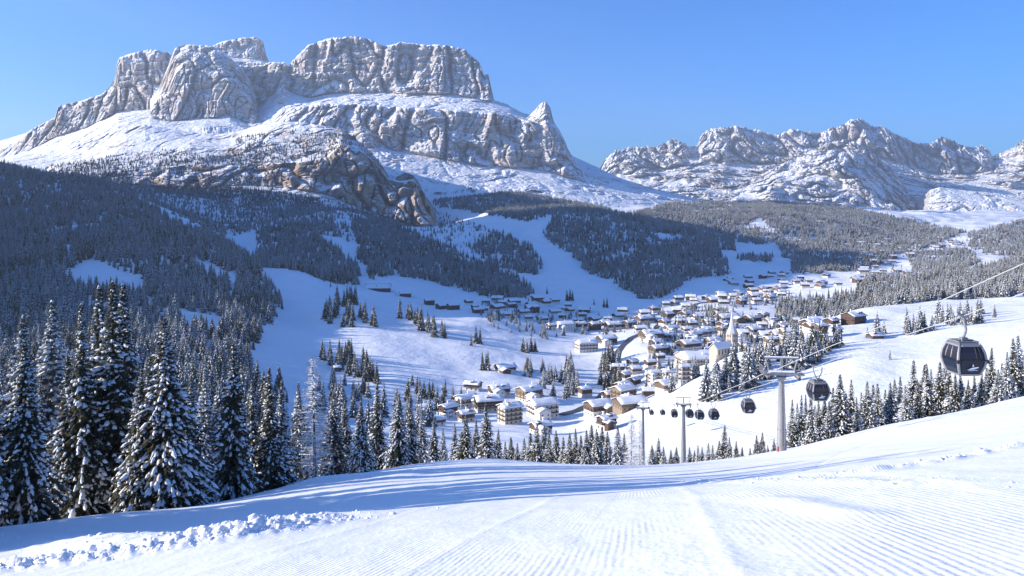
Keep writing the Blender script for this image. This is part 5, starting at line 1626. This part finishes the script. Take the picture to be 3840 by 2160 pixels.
def pylon(X, Y, zb, ztop, headw, label, r0=.68, r1=.38, rich=True):
    """tapered shaft, cross beam with snow, two sheave trains, service gantry on struts"""
    root = link('lift_pylon', None, None, (X, Y, zb), (0, 0, -math.atan(.12)))
    H = ztop - zb
    m = MB()
    n = 10
    rings = [[(r * math.cos(6.283 * j / n), r * math.sin(6.283 * j / n), z) for j in range(n)] for z, r in ((-3, r0 * 1.1), (0.0, r0), (H * .5, (r0 + r1) * .5), (H - .6, r1), (H - .2, r1 * 1.7), (H, r1 * 2.0))]
    m.loft(rings); m.obj('shaft', M['steel'], root, smooth=True)
    m = MB(); m.tube([(0, 0, .9), (0, 0, 1.0)], r0 * 1.06, 12); m.tube([(0, 0, H * .28), (0, 0, H * .28 + .12)], r0 * .98, 12); m.obj('flange', M['steel'], root)
    if rich:
        m = MB()
        z = 1.0
        while z < H - .8:
            r = r0 + (r1 - r0) * z / H
            m.box((.08, -r - .10, z), (.34, .05, .05))
            z += .42
        for u in (-.1, .26):
            m.tube([(u, -r0 - .10, .9), (u, -r1 - .10, H - .8)], .022, 4)
        m.obj('ladder', M['alu'], root)
        m = MB(); m.box((-r0 * .82, -r0 * .62, .35), (.16, .12, .8)); m.obj('marker', M['red'], root)
    hw = headw / 2
    m = MB()
    m.box((0, 0, H + .30), (headw * .92, .5, .46))
    m.obj('cross_beam', M['steel'], root)
    m = MB(); m.box((0, 0, H + .68), (headw * .84, .66, .20)); m.obj('beam_snow', M['tsnow'], root)
    for s in (-1, 1):
        m = MB()
        m.box((s * hw, 0, H + .22), (.34, 3.4, .42))
        m.box((s * hw, 0, H + .52), (.9, 2.6, .08))
        sh = m.obj('sheave_train', M['steel'], root)
        for k in range(6):
            m = MB(); m.tube([(s * hw - .10, -1.5 + k * .6, H + .02), (s * hw + .10, -1.5 + k * .6, H + .02)], .27, 10); m.obj('sheave', M['dark'], sh)
    m = MB()
    gt = H + 2.5
    m.tube([(-hw * 1.15, 0, gt), (hw * 1.15, 0, gt)], .12, 6)
    ga = m.obj('gantry_beam', M['alu'], root)
    for s in (-1, 1):
        m = MB(); m.tube([(s * hw * .78, 0, H + .4), (s * hw * 1.05, 0, gt)], .12, 6); m.obj('strut', M['alu'], ga)
    m = MB(); m.box((0, 0, H + 1.5), (.34, .30, 2.0)); m.obj('strut', M['alu'], ga)
    m = MB(); m.box((0, 0, gt + .16), (hw * 2.2, .22, .12)); m.obj('beam_snow', M['tsnow'], ga)
    if rich:
        m = MB()
        for s in (-1, 1):
            for q in np.linspace(-1.6, 1.6, 5):
                m.tube([(s * (hw + .62), q, H + .5), (s * (hw + .62), q, H + 1.45)], .03, 4)
            m.tube([(s * (hw + .62), -1.6, H + 1.45), (s * (hw + .62), 1.6, H + 1.45)], .03, 4)
            m.box((s * (hw + .45), 0, H + .46), (.6, 3.4, .06))
        m.obj('maintenance_walkway', M['alu'], root)
    tag(root, label, 'pylon', 'steel pylons of the gondola lift')
_py = 111.5
pylon(LX(_py, 0), _py, float(gz(512 + F * LX(_py, 0) / _py, _py)), RZ(_py) - .42, 4.1, 'big grey lift pylon standing on the brow of the piste')
_py = 257.0
pylon(LX(_py, 0), _py, float(gz(512 + F * LX(_py, 0) / _py, _py)) - 1, RZ(_py) - .42, 4.1, 'middle lift pylon rising behind the small spruces', r0=.95, r1=.5, rich=False)
_Y = 300.0; _X = (643 - 512) / F * _Y
pylon(_X, _Y, float(gz(643, _Y)) - 1, (HZ - 409) / F * _Y, 4.4, 'thin dark pylon beside the bare larches', r0=.72, r1=.46, rich=False)

# slack service line from the big pylon down the line of the lift
# ------------------------------------------------------------------ loose snow clods along the piste edge
def clods():
    m_v, m_f = [], []
    ico_v = [(0, 0, 1)] + [(.894 * math.cos(a), .894 * math.sin(a), .447) for a in np.arange(5) * 1.2566] + [(.894 * math.cos(a + .628), .894 * math.sin(a + .628), -.447) for a in np.arange(5) * 1.2566] + [(0, 0, -1)]
    ico_f = [(0, 1 + k, 1 + (k + 1) % 5) for k in range(5)] + [(1 + k, 6 + k, 1 + (k + 1) % 5) for k in range(5)] + [(1 + (k + 1) % 5, 6 + k, 6 + (k + 1) % 5) for k in range(5)] + [(11, 6 + (k + 1) % 5, 6 + k) for k in range(5)]
    for bi, n, sp, big in ((5, 2300, 1.3, .034), (6, 300, 1.2, .04), (9, 500, .22, .03), (12, 500, .8, .02)):
        line = BANKS[bi][0]
        cum = np.cumsum([0] + [math.hypot(b[0] - a[0], b[1] - a[1]) for a, b in zip(line[:-1], line[1:])])
        for _ in range(n):
            s = RNG.uniform(0, cum[-1])
            x = np.interp(s, cum, [p[0] for p in line]) + RNG.normal(0, sp * .55)
            y = np.interp(s, cum, [p[1] for p in line]) + RNG.normal(0, sp * .55)
            if y < 4: continue
            z = float(gz(512 + F * x / y, y))
            r = big * min(4.0, RNG.lognormal(-.75, .9))
            j = RNG.uniform(.7, 1.2, (12, 1))
            sc = np.array([r * RNG.uniform(.8, 1.4), r * RNG.uniform(.8, 1.4), r * RNG.uniform(.6, .95)])
            b = len(m_v)
            m_v.extend((np.array(ico_v) * j * sc + np.array([x, y, z + r * .02])).tolist())
            m_f.extend([(b + p, b + q, b + t) for p, q, t in ico_f])
    o = link('snow_clods', mesh_np('snow_clods', np.array(m_v), np.array(m_f), M['roofsnow'], smooth=True))
    tag(o, 'loose clods of pushed-up snow along the piste edges', 'snow', kind='stuff')
clods()

# ------------------------------------------------------------------ the hazy winter air
def haze():
    m = bpy.data.materials.new('valley_haze')
    m.use_nodes = True
    nt = m.node_tree
    nt.nodes.clear()
    out = nt.nodes.new('ShaderNodeOutputMaterial')
    v = nt.nodes.new('ShaderNodeVolumePrincipled')
    v.inputs['Color'].default_value = (0.74, 0.85, 1.0, 1)
    v.inputs['Density'].default_value = 0.00005
    v.inputs['Anisotropy'].default_value = 0.3
    nt.links.new(v.outputs[0], out.inputs['Volume'])
    b = MB()
    b.box((0, 6000, 470), (19000, 16000, 1720))
    o = b.obj('haze', m)
    tag(o, 'thin blue winter haze filling the valley air', 'haze', kind='stuff')
haze()
